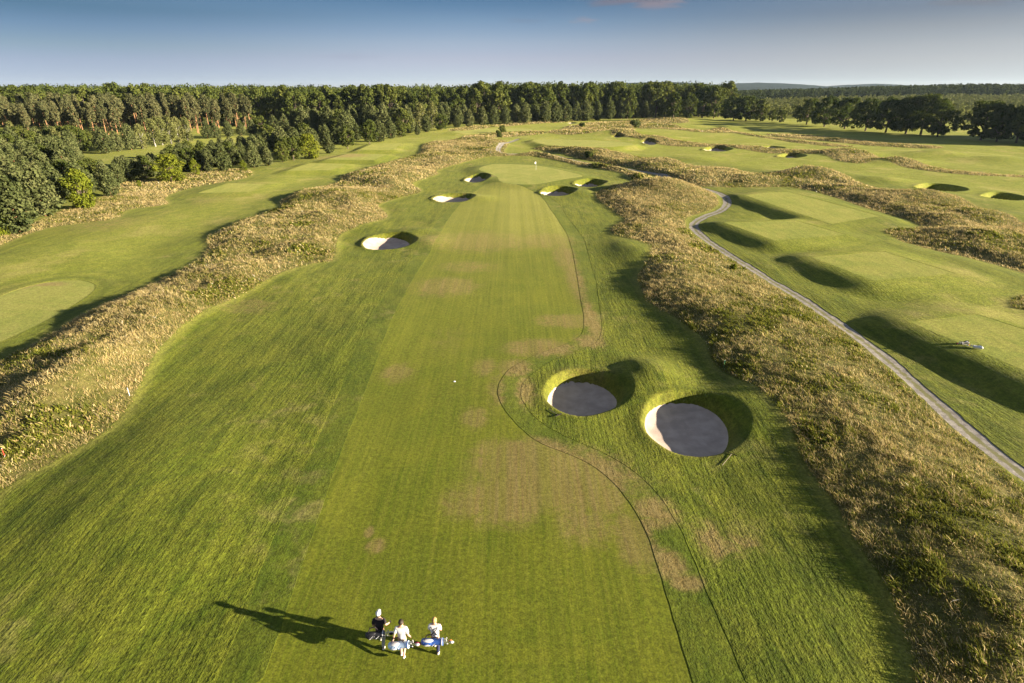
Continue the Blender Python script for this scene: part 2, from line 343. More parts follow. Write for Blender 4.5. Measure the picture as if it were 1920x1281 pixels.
def sheet(name, Fld, off, mat, skirt=0.12, attrs=None, kind='structure'):
    """the part of the terrain where Fld > 0, cut along its outline, with a short edge going down"""
    rr = np.where((Fld > 0).any(1))[0]; cc = np.where((Fld > 0).any(0))[0]
    if len(rr) == 0: return None
    r0, r1 = max(rr[0] - 1, 0), min(rr[-1] + 2, NR); c0, c1 = max(cc[0] - 1, 0), min(cc[-1] + 2, NC)
    f = Fld[r0:r1, c0:c1].astype(np.float64); X = GX[r0:r1, c0:c1]; Y = GY[r0:r1, c0:c1]; ZZ = Z[r0:r1, c0:c1] + off
    f = np.where(np.abs(f) < 1e-5, 1e-5, f)
    n, m = f.shape
    P = np.stack([X, Y, ZZ], -1).reshape(-1, 3)
    idx = np.arange(n * m).reshape(n, m)
    pos = f > 0
    a, b, c, d = idx[:-1, :-1], idx[:-1, 1:], idx[1:, 1:], idx[1:, :-1]
    cnt = pos[:-1, :-1].astype(int) + pos[:-1, 1:] + pos[1:, 1:] + pos[1:, :-1]
    full = cnt == 4
    Q = np.stack([a[full], b[full], c[full], d[full]], 1)
    part = np.argwhere((cnt > 0) & (cnt < 4))
    fl = f.ravel(); extra = []; ekey = {}; polys = []; segs = []
    base = n * m
    def edge(i, j):
        k = (i, j) if i < j else (j, i)
        v = ekey.get(k)
        if v is None:
            t = fl[i] / (fl[i] - fl[j])
            extra.append(P[i] + (P[j] - P[i]) * t); v = base + len(extra) - 1; ekey[k] = v
        return v
    for (i, j) in part:
        q = (idx[i, j], idx[i, j + 1], idx[i + 1, j + 1], idx[i + 1, j])
        poly = []; cut = []
        for k in range(4):
            v, w = int(q[k]), int(q[(k + 1) % 4])
            if fl[v] > 0: poly.append(v)
            if (fl[v] > 0) != (fl[w] > 0):
                e = edge(v, w); poly.append(e); cut.append((e, fl[v] > 0))
        if len(poly) >= 3: polys.append(poly)
        if len(cut) == 2:
            A = [e for e, o_ in cut if o_]; B = [e for e, o_ in cut if not o_]
            if A and B: segs.append((A[0], B[0]))
    V = np.vstack([P, np.array(extra).reshape(-1, 3)]) if extra else P
    if segs and skirt:
        sg = np.array(segs); nb = len(V)
        top = V[sg].copy(); low = top.copy(); low[:, :, 2] -= skirt
        k = len(sg)
        V = np.vstack([V, top.reshape(-1, 3), low.reshape(-1, 3)])
        t0 = nb + np.arange(k) * 2; l0 = nb + 2 * k + np.arange(k) * 2
        SQ = np.stack([t0, l0, l0 + 1, t0 + 1], 1)
        Q = np.vstack([Q, SQ])
    loops = [Q.ravel()] + [np.array(p) for p in polys]
    tot = np.concatenate([np.full(len(Q), 4), np.array([len(p) for p in polys], int)])
    st = np.concatenate([[0], np.cumsum(tot)[:-1]])
    lp = np.concatenate(loops).astype(np.int64)
    used = np.zeros(len(V), bool); used[lp] = True
    remap = np.cumsum(used) - 1
    me = mesh_from(name, V[used], remap[lp], st, tot)
    if attrs:
        W = V[used]
        for an, A in attrs.items():
            at = me.attributes.new(an, 'FLOAT', 'POINT')
            at.data.foreach_set('value', A(W[:, 0], W[:, 1]).astype(np.float32))
    o = link(name, me, mat)
    if kind: o['kind'] = kind
    return o
# ------------------------------------------------------------------ materials
class NT:
    def __init__(s, name):
        s.m = bpy.data.materials.new(name); s.m.use_nodes = True
        s.t = s.m.node_tree; s.t.nodes.clear()
        s.out = s.t.nodes.new('ShaderNodeOutputMaterial')
    def n(s, typ, **kw):
        nd = s.t.nodes.new(typ)
        for k, v in kw.items(): setattr(nd, k, v)
        return nd
    def l(s, a, b): s.t.links.new(a, b)
    def val(s, sock, v):
        if hasattr(v, 'is_output') or isinstance(v, bpy.types.NodeSocket): s.l(v, sock)
        else: sock.default_value = v
    def pos(s, scale=(1, 1, 1), rot=0.0):
        g = s.n('ShaderNodeNewGeometry'); mp = s.n('ShaderNodeMapping')
        s.l(g.outputs['Position'], mp.inputs['Vector'])
        mp.inputs['Scale'].default_value = scale; mp.inputs['Rotation'].default_value = (0, 0, rot)
        return mp.outputs['Vector']
    def noise(s, vec, scale, detail=3, rough=0.55, dist=0.0):
        nd = s.n('ShaderNodeTexNoise'); s.l(vec, nd.inputs['Vector'])
        nd.inputs['Scale'].default_value = scale; nd.inputs['Detail'].default_value = detail
        nd.inputs['Roughness'].default_value = rough; nd.inputs['Distortion'].default_value = dist
        return nd.outputs['Fac']
    def ramp(s, fac, a, b, ca=(0, 0, 0, 1), cb=(1, 1, 1, 1)):
        r = s.n('ShaderNodeMapRange'); r.interpolation_type = 'SMOOTHSTEP'
        s.l(fac, r.inputs['Value']); r.inputs['From Min'].default_value = a; r.inputs['From Max'].default_value = b
        return r.outputs['Result']
    def mix(s, fac, a, b, mode='MIX'):
        nd = s.n('ShaderNodeMix', data_type='RGBA', blend_type=mode)
        s.val(nd.inputs[0], fac)
        for sock, v in ((nd.inputs[6], a), (nd.inputs[7], b)):
            if isinstance(v, bpy.types.NodeSocket): s.l(v, sock)
            else: sock.default_value = (*v, 1)
        return nd.outputs[2]
    def math(s, op, a, b=0.0, c=None):
        nd = s.n('ShaderNodeMath', operation=op); s.val(nd.inputs[0], a); s.val(nd.inputs[1], b)
        if c is not None: s.val(nd.inputs[2], c)
        return nd.outputs[0]
    def attr(s, name, kind='Fac'):
        nd = s.n('ShaderNodeAttribute', attribute_name=name); return nd.outputs[kind]
    def bump(s, h, strength, dist):
        b = s.n('ShaderNodeBump'); s.l(h, b.inputs['Height']); b.inputs['Strength'].default_value = strength
        b.inputs['Distance'].default_value = dist; return b.outputs['Normal']
    def bsdf(s, col, rough=0.9, spec=0.15, normal=None):
        b = s.n('ShaderNodeBsdfPrincipled'); s.val(b.inputs['Base Color'], col if isinstance(col, bpy.types.NodeSocket) else (*col, 1))
        b.inputs['Roughness'].default_value = rough; b.inputs['Specular IOR Level'].default_value = spec
        if normal is not None: s.l(normal, b.inputs['Normal'])
        s.l(b.outputs[0], s.out.inputs[0]); return b

def plain(name, col, rough=0.8, spec=0.2, var=0.15, scale=6.0):
    t = NT(name); v = t.noise(t.pos(), scale)
    c = t.mix(t.ramp(v, 0.3, 0.7), [k * (1 - var) for k in col], [min(1, k * (1 + var)) for k in col])
    t.bsdf(c, rough, spec); return t.m

def turf(name, dark, light, dry, streak=(2.2, 0.22), rot=0.0, bump=0.5, bdist=0.05, dry_lo=0.62, fine=14.0, tallmix=False, stripes=False, sheen=0.12):
    t = NT(name)
    p = t.pos(); ps = t.pos((streak[0], streak[1], 1), rot)
    big = t.noise(p, 0.11, 4, 0.6); mid = t.noise(p, 0.55, 4, 0.62, 0.6)
    st = t.noise(ps, 1.0, 5, 0.65); st2 = t.noise(ps, 3.4, 3, 0.6); fi = t.noise(p, fine, 2, 0.7); fi2 = t.noise(p, fine * 0.33, 3, 0.7)
    c = t.mix(t.ramp(st, 0.30, 0.70), dark, light)
    c = t.mix(t.ramp(mid, 0.3, 0.72), c, t.mix(0.5, c, light))
    pat = t.ramp(t.noise(p, 0.16, 5, 0.65, 1.2), 0.42, 0.60)
    c = t.mix(t.math('MULTIPLY', pat, 0.55), c, t.mix(1.0, c, (0.62, 0.80, 0.55), 'MULTIPLY'))
    mul = t.math('MULTIPLY_ADD', t.ramp(fi, 0.2, 0.8), 0.60, 0.45)
    mul = t.math('MULTIPLY', mul, t.math('MULTIPLY_ADD', t.ramp(fi2, 0.25, 0.75), 0.6, 0.75))
    d = t.math('ADD', t.math('MULTIPLY', big, 0.55), t.math('MULTIPLY', mid, 0.45))
    dr = t.ramp(d, dry_lo - 0.07, dry_lo + 0.10)
    at = t.math('MULTIPLY_ADD', t.attr('dry'), 1.0, t.math('MULTIPLY_ADD', t.noise(p, 0.9, 6, 0.72, 1.0), 1.7, -0.85))
    at2 = t.math('MULTIPLY', t.ramp(at, -0.02, 0.68), t.ramp(t.attr('dry'), 0.03, 0.4))
    c = t.mix(t.math('MULTIPLY', dr, 0.7), c, dry)
    c = t.mix(t.math('MULTIPLY', at2, 0.92), c, t.mix(t.ramp(st2, 0.3, 0.7), (0.165, 0.120, 0.042), (0.215, 0.165, 0.066)))
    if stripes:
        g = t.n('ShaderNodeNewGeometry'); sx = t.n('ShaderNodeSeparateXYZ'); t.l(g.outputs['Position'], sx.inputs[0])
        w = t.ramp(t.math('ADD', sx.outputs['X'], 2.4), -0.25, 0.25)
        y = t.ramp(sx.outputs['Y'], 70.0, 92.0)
        c = t.mix(t.math('MULTIPLY', t.math('MULTIPLY_ADD', w, 0.30, 0.32), y), c, (0.27, 0.262, 0.062))  # right half mown lighter; far end painted paler, imitating grass brightening with distance
    if stripes:
        wv = t.noise(t.pos((0.9, 0.004, 1)), 1.0, 2, 0.5)
        c = t.mix(t.math('MULTIPLY', t.ramp(wv, 0.42, 0.58), 0.35), c, (0.075, 0.100, 0.006))
        wl = t.noise(t.pos((5.0, 0.06, 1)), 1.0, 4, 0.7)
        c = t.mix(t.math('MULTIPLY', t.ramp(wl, 0.35, 0.7), 0.45), c, (0.18, 0.185, 0.022))
    if tallmix:
        mw = t.mix(t.ramp(mid, 0.3, 0.7), (0.138, 0.172, 0.014), (0.202, 0.222, 0.028))
        mw = t.mix(t.ramp(big, 0.5, 0.7), mw, (0.27, 0.25, 0.062))
        c = t.mix(t.math('MULTIPLY', t.ramp(t.attr('mown'), 0.0, 1.0), 0.85), c, mw)
        c = t.mix(t.math('MULTIPLY', t.attr('collar'), 0.6), c, (0.060, 0.088, 0.007))
        soil = t.mix(t.ramp(mid, 0.35, 0.65), (0.065, 0.070, 0.015), (0.125, 0.110, 0.034))
        c = t.mix(t.ramp(t.attr('tall'), -0.15, 0.25), c, soil)
        edge = t.math('MULTIPLY', t.ramp(t.attr('tall'), -1.0, -0.05), 0.5)
        c = t.mix(t.math('MULTIPLY', edge, t.math('SUBTRACT', 1.0, t.ramp(t.attr('tall'), -0.15, 0.1))), c, (0.20, 0.19, 0.045))
    if tallmix: c = t.mix(t.math('MULTIPLY', t.ramp(t.attr('lip'), 0.0, 1.0), t.ramp(t.noise(p, 1.4, 4, 0.7), 0.15, 0.7)), c, (0.165, 0.150, 0.024))
    c = t.mix(1.0, c, mul, 'MULTIPLY')
    h = t.math('ADD', t.math('MULTIPLY', st2, 0.5), t.math('ADD', t.math('MULTIPLY', fi, 0.35), t.math('MULTIPLY', fi2, 0.6)))
    b = t.bsdf(c, 0.85, 0.1, t.bump(h, bump, bdist))
    b.inputs['Sheen Weight'].default_value = sheen; b.inputs['Sheen Roughness'].default_value = 0.55; t.l(t.mix(0.35, c, (1.0, 0.95, 0.35)), b.inputs['Sheen Tint'])
    return t.m

M = {}
HAZE = 0.00003
M['rough'] = turf('rough_turf', (0.038, 0.062, 0.004), (0.136, 0.153, 0.014), (0.20, 0.175, 0.06), (1.5, 0.16), rad(-8), 0.9, 0.10, 0.60, 9.0, tallmix=True)
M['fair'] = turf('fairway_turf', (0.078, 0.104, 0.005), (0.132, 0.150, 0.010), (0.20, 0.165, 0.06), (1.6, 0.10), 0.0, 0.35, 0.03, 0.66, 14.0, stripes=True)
M['cut'] = turf('semi_rough_turf', (0.050, 0.080, 0.006), (0.108, 0.130, 0.012), (0.20, 0.16, 0.07), (1.0, 0.3), rad(-6), 0.7, 0.07, 0.60, 11.0)
M['green'] = turf('putting_turf', (0.190, 0.206, 0.040), (0.228, 0.232, 0.055), (0.24, 0.20, 0.08), (0.5, 0.02), 0.0, 0.1, 0.02, 0.75, 14.0)
M['tee'] = turf('tee_turf', (0.170, 0.192, 0.028), (0.235, 0.238, 0.048), (0.26, 0.22, 0.09), (1.2, 0.12), rad(-32), 0.25, 0.03, 0.64, 12.0)

t = NT('bunker_sand'); p = t.pos()
c = t.mix(t.ramp(t.noise(p, 1.2, 4), 0.3, 0.7), (0.31, 0.258, 0.222), (0.40, 0.335, 0.285))
c = t.mix(t.math('MULTIPLY', t.ramp(t.noise(p, 0.45, 4, 0.65, 1.5), 0.45, 0.66), 0.55), c, (0.25, 0.21, 0.185))
c = t.mix(t.math('MULTIPLY', t.ramp(t.noise(p, 5.0, 3, 0.7, 0.5), 0.55, 0.7), 0.35), c, (0.30, 0.25, 0.21))
hh = t.math('ADD', t.noise(p, 16, 3), t.math('MULTIPLY', t.noise(t.pos((1, 6, 1), 0.4), 4.0, 2), 0.5))
t.bsdf(c, 0.95, 0.05, t.bump(hh, 0.35, 0.03)); M['sand'] = t.m

t = NT('gravel_path'); p = t.pos()
c = t.mix(t.ramp(t.noise(p, 2.0, 5, 0.7), 0.35, 0.65), (0.18, 0.165, 0.15), (0.35, 0.325, 0.295))
c = t.mix(t.ramp(t.noise(p, 22, 2, 0.7), 0.35, 0.7), t.mix(0.55, c, (0.14, 0.13, 0.11)), c)
gv = t.ramp(t.math('ADD', t.math('MULTIPLY', t.attr('mid'), -1.0), t.math('MULTIPLY', t.noise(p, 1.3, 5, 0.75), 0.75)), 0.14, 0.26)
c = t.mix(t.math('MULTIPLY', gv, 0.8), c, (0.13, 0.13, 0.04))
t.bsdf(c, 0.95, 0.05, t.bump(t.noise(p, 18, 3), 0.5, 0.04)); M['path'] = t.m

# ------------------------------------------------------------------ ground pieces
DRY = [(1040, 890, 130, 46, 1), (950, 930, 80, 46, .9), (870, 945, 50, 30, .6), (960, 860, 70, 36, .85), (1100, 985, 60, 40, .6), (1130, 935, 40, 26, .9), (1190, 1010, 34, 50, .9), (990, 845, 60, 22, .9), (1060, 925, 60, 30, .9), (890, 785, 24, 18, .8), (1010, 652, 55, 14, 1), (965, 690, 30, 14, .9),
  (1065, 602, 48, 11, 1), (910, 690, 22, 16, .7), (930, 735, 18, 40, .5), (985, 735, 18, 28, .7), (900, 452, 95, 17, .75), (1020, 450, 50, 13, .8), (1058, 480, 18, 22, .9), (835, 538, 52, 16, .9), (880, 500, 60, 12, .5), (1075, 520, 16, 40, .7),
  (745, 700, 30, 18, .7), (705, 1025, 16, 12, 1), (692, 998, 8, 10, .9), (1255, 1060, 30, 30, .8), (1285, 1090, 30, 16, .8), (1330, 1010, 30, 40, .6), (1230, 960, 40, 30, .7), (1380, 1020, 60, 30, .4),
  (1110, 600, 14, 40, .7), (1105, 640, 30, 12, .7), (1100, 700, 60, 14, .35), (840, 640, 60, 40, .25), (38, 538, 26, 7, .9), (90, 535, 40, 4, .7), (470, 575, 70, 18, .35), (250, 420, 160, 20, .35), (430, 375, 60, 12, .5), (640, 296, 50, 4, .7)]
DW = []
for x, y, rx, ry, s in DRY:
    c = np.array(px(x, y)); ax = abs(px(x + rx, y)[0] - c[0]); ay = abs(px(x, y - ry)[1] - px(x, y + ry)[1]) / 2
    DW.append((c[0], c[1], ax, ay, s))
def a_dry(x, y):
    v = np.zeros(len(x))
    for cx, cy, ax, ay, s in DW:
        m = (abs(x - cx) < ax * 2.2) & (abs(y - cy) < ay * 2.2)
        e = ((x[m] - cx) / ax) ** 2 + ((y[m] - cy) / ay) ** 2
        v[m] = np.maximum(v[m], s * np.exp(-e * 0.8))
    return v
a_tall = lambda x, y: sample(tall, x, y)
AT = {'dry': a_dry}
ns = -f_sand; npth = -f_path
g_main = np.max([d for n, d, P, h in f_green], 0)
fairF = np.minimum.reduce([f_fair, ns, -g_main])
cutF = np.minimum.reduce([f_cut, -f_fair, ns, -g_main])
tee_all = f_tees
groundF = np.minimum.reduce([-f_fair, -f_cut, ns, npth, -g_main, -tee_all])
def a_mown(x, y):
    return np.maximum(sst(-2, 14, sample(D_LAWN, x, y)), sst(150, 240, y) * 0.9)
sheet('ground', groundF, 0.0, M['rough'], 0.15, {**AT, 'tall': a_tall, 'mown': a_mown, 'collar': lambda x, y: np.exp(-((sample(f_green[1][1], x, y) + 1.1) / .55) ** 2) + .6 * np.exp(-((sample(f_green[1][1], x, y) + 3.4) / .5) ** 2), 'lip': lambda x, y: sst(-0.95, -0.25, sample(f_sand, x, y)) * 0.5})
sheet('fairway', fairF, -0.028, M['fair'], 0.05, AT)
sheet('semi_rough', cutF, -0.012, M['cut'], 0.06, AT)
for n, d, P, h in f_green: sheet('putting_green', np.minimum(d, ns), -0.02, M['green'], 0.03, AT)
for d, h in f_tee: sheet('tee_box', d, -0.015, M['tee'], 0.05, AT)
sheet('path', f_path, -0.03, M['path'], 0.05, {'mid': lambda x, y: sample(d_path, x, y)})
for k, (d, P, dep, lab) in enumerate(f_bunk):
    o = sheet('sand_bunker', d, -0.03, M['sand'], 0.05, kind=None)
    tag(o, lab, 'bunker', 'sand bunkers of the golf course')

# the plain behind and around, beyond the detailed ground
# ------------------------------------------------------------------ light, sky
SUN_EL, SUN_AZ = rad(12.5), rad(-14.7)         # azimuth measured from +X towards +Y
ld = bpy.data.lights.new('sun', 'SUN'); ld.energy = 5.0; ld.angle = rad(0.53); ld.color = (1.0, 0.85, 0.64)
sun = bpy.data.objects.new('sun', ld); COL.objects.link(sun); sun.location = (60, -20, 60)
dv = Vector((math.cos(SUN_EL) * math.cos(SUN_AZ), math.cos(SUN_EL) * math.sin(SUN_AZ), math.sin(SUN_EL)))
sun.rotation_euler = dv.to_track_quat('Z', 'Y').to_euler()
W = bpy.data.worlds.new('World'); S.world = W; W.use_nodes = True
wt = W.node_tree; bg = wt.nodes['Background']
sky = wt.nodes.new('ShaderNodeTexSky'); sky.sky_type = 'NISHITA'; sky.sun_disc = False
sky.sun_elevation = SUN_EL; sky.sun_rotation = math.pi / 2 - SUN_AZ
sky.altitude = 1500; sky.air_density = 0.85; sky.dust_density = 0.0; sky.ozone_density = 4.5
def wn(typ, **kw):
    nd = wt.nodes.new(typ)
    for k, v in kw.items(): setattr(nd, k, v)
    return nd
tc = wn('ShaderNodeTexCoord'); sep = wn('ShaderNodeSeparateXYZ'); wt.links.new(tc.outputs['Generated'], sep.inputs[0])
def ramp3(stops):
    cr = wn('ShaderNodeValToRGB'); wt.links.new(sep.outputs['Z'], cr.inputs[0]); el = cr.color_ramp.elements
    stops = stops + [(0.22, (.75, .52, .40)), (0.42, UP), (1.0, UP)]
    el[0].position = stops[0][0]; el[0].color = (*stops[0][1], 1); el[1].position = 1.0; el[1].color = (*stops[-1][1], 1)
    for p_, c_ in stops[1:-1]:
        e_ = el.new(p_); e_.color = (*c_, 1)
    return cr.outputs[0]
UP = (2.95, 1.42, 0.79)                                             # upper sky brightened and warmed above the view, added to fill the shadows
cl_ = ramp3([(0.008, (.336, .288, .352)), (0.032, (.36, .263, .285)), (0.05, (.335, .25, .232)), (0.073, (.265, .215, .21)), (0.093, (.19, .178, .166))])
cc_ = ramp3([(0.010, (.56, .465, .52)), (0.040, (.70, .439, .422)), (0.062, (.70, .445, .388)), (0.091, (.52, .38, .335)), (0.115, (.32, .29, .272))])
cr_ = ramp3([(0.008, (.54, .44, .46)), (0.032, (.656, .423, .367)), (0.05, (.70, .41, .32)), (0.073, (.64, .354, .258)), (0.093, (.50, .29, .22))])
def rng_(a, b_):
    m_ = wn('ShaderNodeMapRange', interpolation_type='SMOOTHSTEP'); wt.links.new(sep.outputs['X'], m_.inputs['Value']); m_.inputs['From Min'].default_value = a; m_.inputs['From Max'].default_value = b_; return m_.outputs[0]
mA = wn('ShaderNodeMix', data_type='RGBA'); wt.links.new(rng_(-.62, 0.0), mA.inputs[0]); wt.links.new(cl_, mA.inputs[6]); wt.links.new(cc_, mA.inputs[7])
mB = wn('ShaderNodeMix', data_type='RGBA'); wt.links.new(rng_(0.0, .62), mB.inputs[0]); wt.links.new(mA.outputs[2], mB.inputs[6]); wt.links.new(cr_, mB.inputs[7])
tint = wn('ShaderNodeMix', data_type='RGBA', blend_type='MULTIPLY'); tint.inputs[0].default_value = 1.0
wt.links.new(sky.outputs[0], tint.inputs[6]); wt.links.new(mB.outputs[2], tint.inputs[7])
cur = tint.outputs[2]
def cloud(cur, ax, ay, w, h, col, seed, amt):
    """a small cloud in the sky dome at one direction"""
    dx, dy = ax - CX, CY - ay
    d = Vector((dx, F * math.cos(TH) + dy * math.sin(TH), -F * math.sin(TH) + dy * math.cos(TH))).normalized()
    e1 = Vector((d.y, -d.x, 0)).normalized(); e2 = e1.cross(d)
    def dot(v, s):
        n_ = wn('ShaderNodeVectorMath', operation='DOT_PRODUCT'); wt.links.new(tc.outputs['Generated'], n_.inputs[0]); n_.inputs[1].default_value = tuple(v)
        m_ = wn('ShaderNodeMath', operation='MULTIPLY'); wt.links.new(n_.outputs['Value'], m_.inputs[0]); m_.inputs[1].default_value = 1 / s
        return m_.outputs[0]
    u, v = dot(e1, w), dot(e2, h)
    f = wn('ShaderNodeMath', operation='GREATER_THAN'); n_ = wn('ShaderNodeVectorMath', operation='DOT_PRODUCT'); wt.links.new(tc.outputs['Generated'], n_.inputs[0]); n_.inputs[1].default_value = tuple(d)
    wt.links.new(n_.outputs['Value'], f.inputs[0]); f.inputs[1].default_value = 0.5
    cmb = wn('ShaderNodeCombineXYZ'); wt.links.new(u, cmb.inputs[0]); wt.links.new(v, cmb.inputs[1]); cmb.inputs[2].default_value = seed
    nz = wn('ShaderNodeTexNoise'); wt.links.new(cmb.outputs[0], nz.inputs['Vector']); nz.inputs['Scale'].default_value = 1.6; nz.inputs['Detail'].default_value = 5; nz.inputs['Distortion'].default_value = 0.6
    ln = wn('ShaderNodeVectorMath', operation='LENGTH'); cm2 = wn('ShaderNodeCombineXYZ'); wt.links.new(u, cm2.inputs[0]); wt.links.new(v, cm2.inputs[1]); wt.links.new(cm2.outputs[0], ln.inputs[0])
    sb = wn('ShaderNodeMath', operation='MULTIPLY_ADD'); wt.links.new(nz.outputs['Fac'], sb.inputs[0]); sb.inputs[1].default_value = 2.2; sb.inputs[2].default_value = -0.55
    s2 = wn('ShaderNodeMath', operation='SUBTRACT'); wt.links.new(sb.outputs[0], s2.inputs[0]); wt.links.new(ln.outputs['Value'], s2.inputs[1])
    mp = wn('ShaderNodeMapRange', interpolation_type='SMOOTHSTEP'); wt.links.new(s2.outputs[0], mp.inputs['Value']); mp.inputs['From Min'].default_value = -0.5; mp.inputs['From Max'].default_value = 0.4; mp.inputs['To Max'].default_value = amt
    g_ = wn('ShaderNodeMath', operation='MULTIPLY'); wt.links.new(mp.outputs[0], g_.inputs[0]); wt.links.new(f.outputs[0], g_.inputs[1])
    mx = wn('ShaderNodeMix', data_type='RGBA'); wt.links.new(g_.outputs[0], mx.inputs[0]); wt.links.new(cur, mx.inputs[6]); mx.inputs[7].default_value = (*col, 1)
    return mx.outputs[2]
CB = 0.75
cur = cloud(cur, 1190, -4, 0.105, 0.014, (1.00 * CB, .92 * CB, 1.15 * CB), 3.1, 0.75)
cur = cloud(cur, 1235, 8, 0.045, 0.008, (1.5 * CB, 1.25 * CB, 1.4 * CB), 9.4, 0.55)
cur = cloud(cur, 1095, 38, 0.022, 0.006, (1.6 * CB, 1.5 * CB, 1.75 * CB), 1.7, 0.5)
cur = cloud(cur, 985, 39, 0.045, 0.005, (0.9 * CB, 1.15 * CB, 1.7 * CB), 5.2, 0.35)
cur = cloud(cur, 640, 106, 0.06, 0.006, (1.7 * CB, 1.85 * CB, 2.4 * CB), 7.7, 0.3)
cur = cloud(cur, 1850, 0, 0.06, 0.008, (1.1 * CB, 1.05 * CB, 1.1 * CB), 2.7, 0.4)
wt.links.new(cur, bg.inputs[0]); bg.inputs[1].default_value = 0.06
S.view_settings.view_transform = 'Standard'; S.view_settings.look = 'None'
S.view_settings.exposure = 2.3; S.view_settings.gamma = 1.0
S.render.engine = 'CYCLES'
S.cycles.use_denoising = True
S.cycles.max_bounces = 6; S.cycles.diffuse_bounces = 3; S.cycles.transparent_max_bounces = 8

# evening haze in one closed box round the course; the sky stays outside
t = NT('haze')
pv = t.n('ShaderNodeVolumePrincipled'); pv.inputs['Color'].default_value = (0.62, 0.80, 1.0, 1); pv.inputs['Density'].default_value = HAZE; pv.inputs['Anisotropy'].default_value = 0.2
t.l(pv.outputs[0], t.out.inputs['Volume'])
bm = bmesh.new(); bmesh.ops.create_cube(bm, size=1.0)
me = bpy.data.meshes.new('haze'); bm.to_mesh(me); bm.free()
hz = link('haze', me, t.m); hz['kind'] = 'stuff'; hz['label'] = 'thin evening haze over the far woods and hills'; hz['category'] = 'haze'
hz.scale = (19000, 7000, 80); hz.location = (0, 3300, 30)
# ------------------------------------------------------------------ foliage
def leaf_mat(name, cols, trans=0.22):
    """cols: dark, mid, light albedo; per-leaf 'tone' and per-tree random pick between them"""
    t = NT(name)
    oi = t.n('ShaderNodeObjectInfo')
    v = t.math('ADD', t.math('MULTIPLY', t.attr('tone'), 0.75), t.math('MULTIPLY', oi.outputs['Random'], 0.35))
    c = t.mix(t.ramp(v, 0.05, 0.55), cols[0], cols[1]); c = t.mix(t.ramp(v, 0.5, 1.05), c, cols[2])
    d = t.n('ShaderNodeBsdfDiffuse'); t.l(c, d.inputs[0])
    tr = t.n('ShaderNodeBsdfTranslucent'); t.l(t.mix(0.35, c, (0.10, 0.13, 0.01)), tr.inputs[0])
    ms = t.n('ShaderNodeMixShader'); ms.inputs[0].default_value = trans
    t.l(d.outputs[0], ms.inputs[1]); t.l(tr.outputs[0], ms.inputs[2]); t.l(ms.outputs[0], t.out.inputs[0])
    return t.m

M['pine'] = leaf_mat('pine_needles', [(0.044, 0.058, 0.020), (0.080, 0.094, 0.034), (0.135, 0.140, 0.058)])
M['tallpine'] = leaf_mat('tall_pine_needles', [(0.052, 0.062, 0.026), (0.090, 0.094, 0.040), (0.130, 0.122, 0.055)])
M['broad'] = leaf_mat('broad_leaves', [(0.034, 0.050, 0.012), (0.064, 0.080, 0.018), (0.108, 0.118, 0.027)])
M['darkpine'] = leaf_mat('far_pine_needles', [(0.022, 0.032, 0.014), (0.038, 0.050, 0.020), (0.062, 0.072, 0.030)])
M['lime'] = leaf_mat('lime_leaves', [(0.070, 0.094, 0.010), (0.115, 0.138, 0.014), (0.160, 0.172, 0.022)], 0.3)
M['birch'] = leaf_mat('birch_leaves', [(0.085, 0.098, 0.030), (0.130, 0.140, 0.045), (0.185, 0.180, 0.065)], 0.3)
M['oak'] = leaf_mat('oak_leaves', [(0.026, 0.043, 0.012), (0.048, 0.067, 0.016), (0.090, 0.102, 0.025)], 0.25)
def bark(name, a, b, sc):
    t = NT(name); p = t.pos((1, 1, 0.35))
    t.bsdf(t.mix(t.ramp(t.noise(p, sc, 4, 0.7), 0.35, 0.65), a, b), 0.95, 0.05, t.bump(t.noise(p, sc * 2, 3), 0.5, 0.04)); return t.m
M['pinebark'] = bark('pine_bark', (0.20, 0.105, 0.055), (0.34, 0.19, 0.10), 3.0)
M['bark'] = bark('grey_bark', (0.07, 0.055, 0.04), (0.14, 0.11, 0.08), 4.0)
M['birchbark'] = bark('birch_bark', (0.16, 0.15, 0.13), (0.46, 0.44, 0.40), 5.0)

def cards(C, Nrm, size, r, aspect=1.0, tilt=0.7):
    """one small leaf-cluster face at each centre, facing roughly along Nrm"""
    n = len(C)
    nn = Nrm + r.normal(0, tilt, (n, 3)); nn /= np.linalg.norm(nn, axis=1, keepdims=True) + 1e-9
    a = r.normal(0, 1, (n, 3)); u = np.cross(nn, a); u /= np.linalg.norm(u, axis=1, keepdims=True) + 1e-9
    w = np.cross(nn, u)
    s = (size * r.uniform(0.6, 1.35, n))[:, None]
    u = u * s; w = w * s * aspect
    k = r.uniform(0.55, 1.0, (n, 4, 1))
    bend = nn * s * r.uniform(-0.3, 0.3, (n, 1))
    V = np.stack([C - u * k[:, 0] , C - w * k[:, 1] + bend, C + u * k[:, 2], C + w * k[:, 3] + bend], 1)
    return V

def tubes(paths, sides=6):
    """paths: list of (points, radii) -> quads"""
    out = []
    for P, R in paths:
        P = np.asarray(P, float); n = len(P)
        T = np.gradient(P, axis=0); T /= np.linalg.norm(T, axis=1, keepdims=True) + 1e-9
        ref = np.where(np.abs(T[:, 2:3]) > 0.9, np.array([[1.0, 0, 0]]), np.array([[0, 0, 1.0]]))
        A = np.cross(T, ref); A /= np.linalg.norm(A, axis=1, keepdims=True) + 1e-9; B = np.cross(T, A)
        an = np.linspace(0, 2 * np.pi, sides, endpoint=False)
        ring = P[:, None] + np.asarray(R)[:, None, None] * (np.cos(an)[None, :, None] * A[:, None] + np.sin(an)[None, :, None] * B[:, None])
        nx = np.roll(ring, -1, 1)
        q = np.stack([ring[:-1], nx[:-1], nx[1:], ring[1:]], 2).reshape(-1, 4, 3)
        out.append(q)
    return np.concatenate(out)

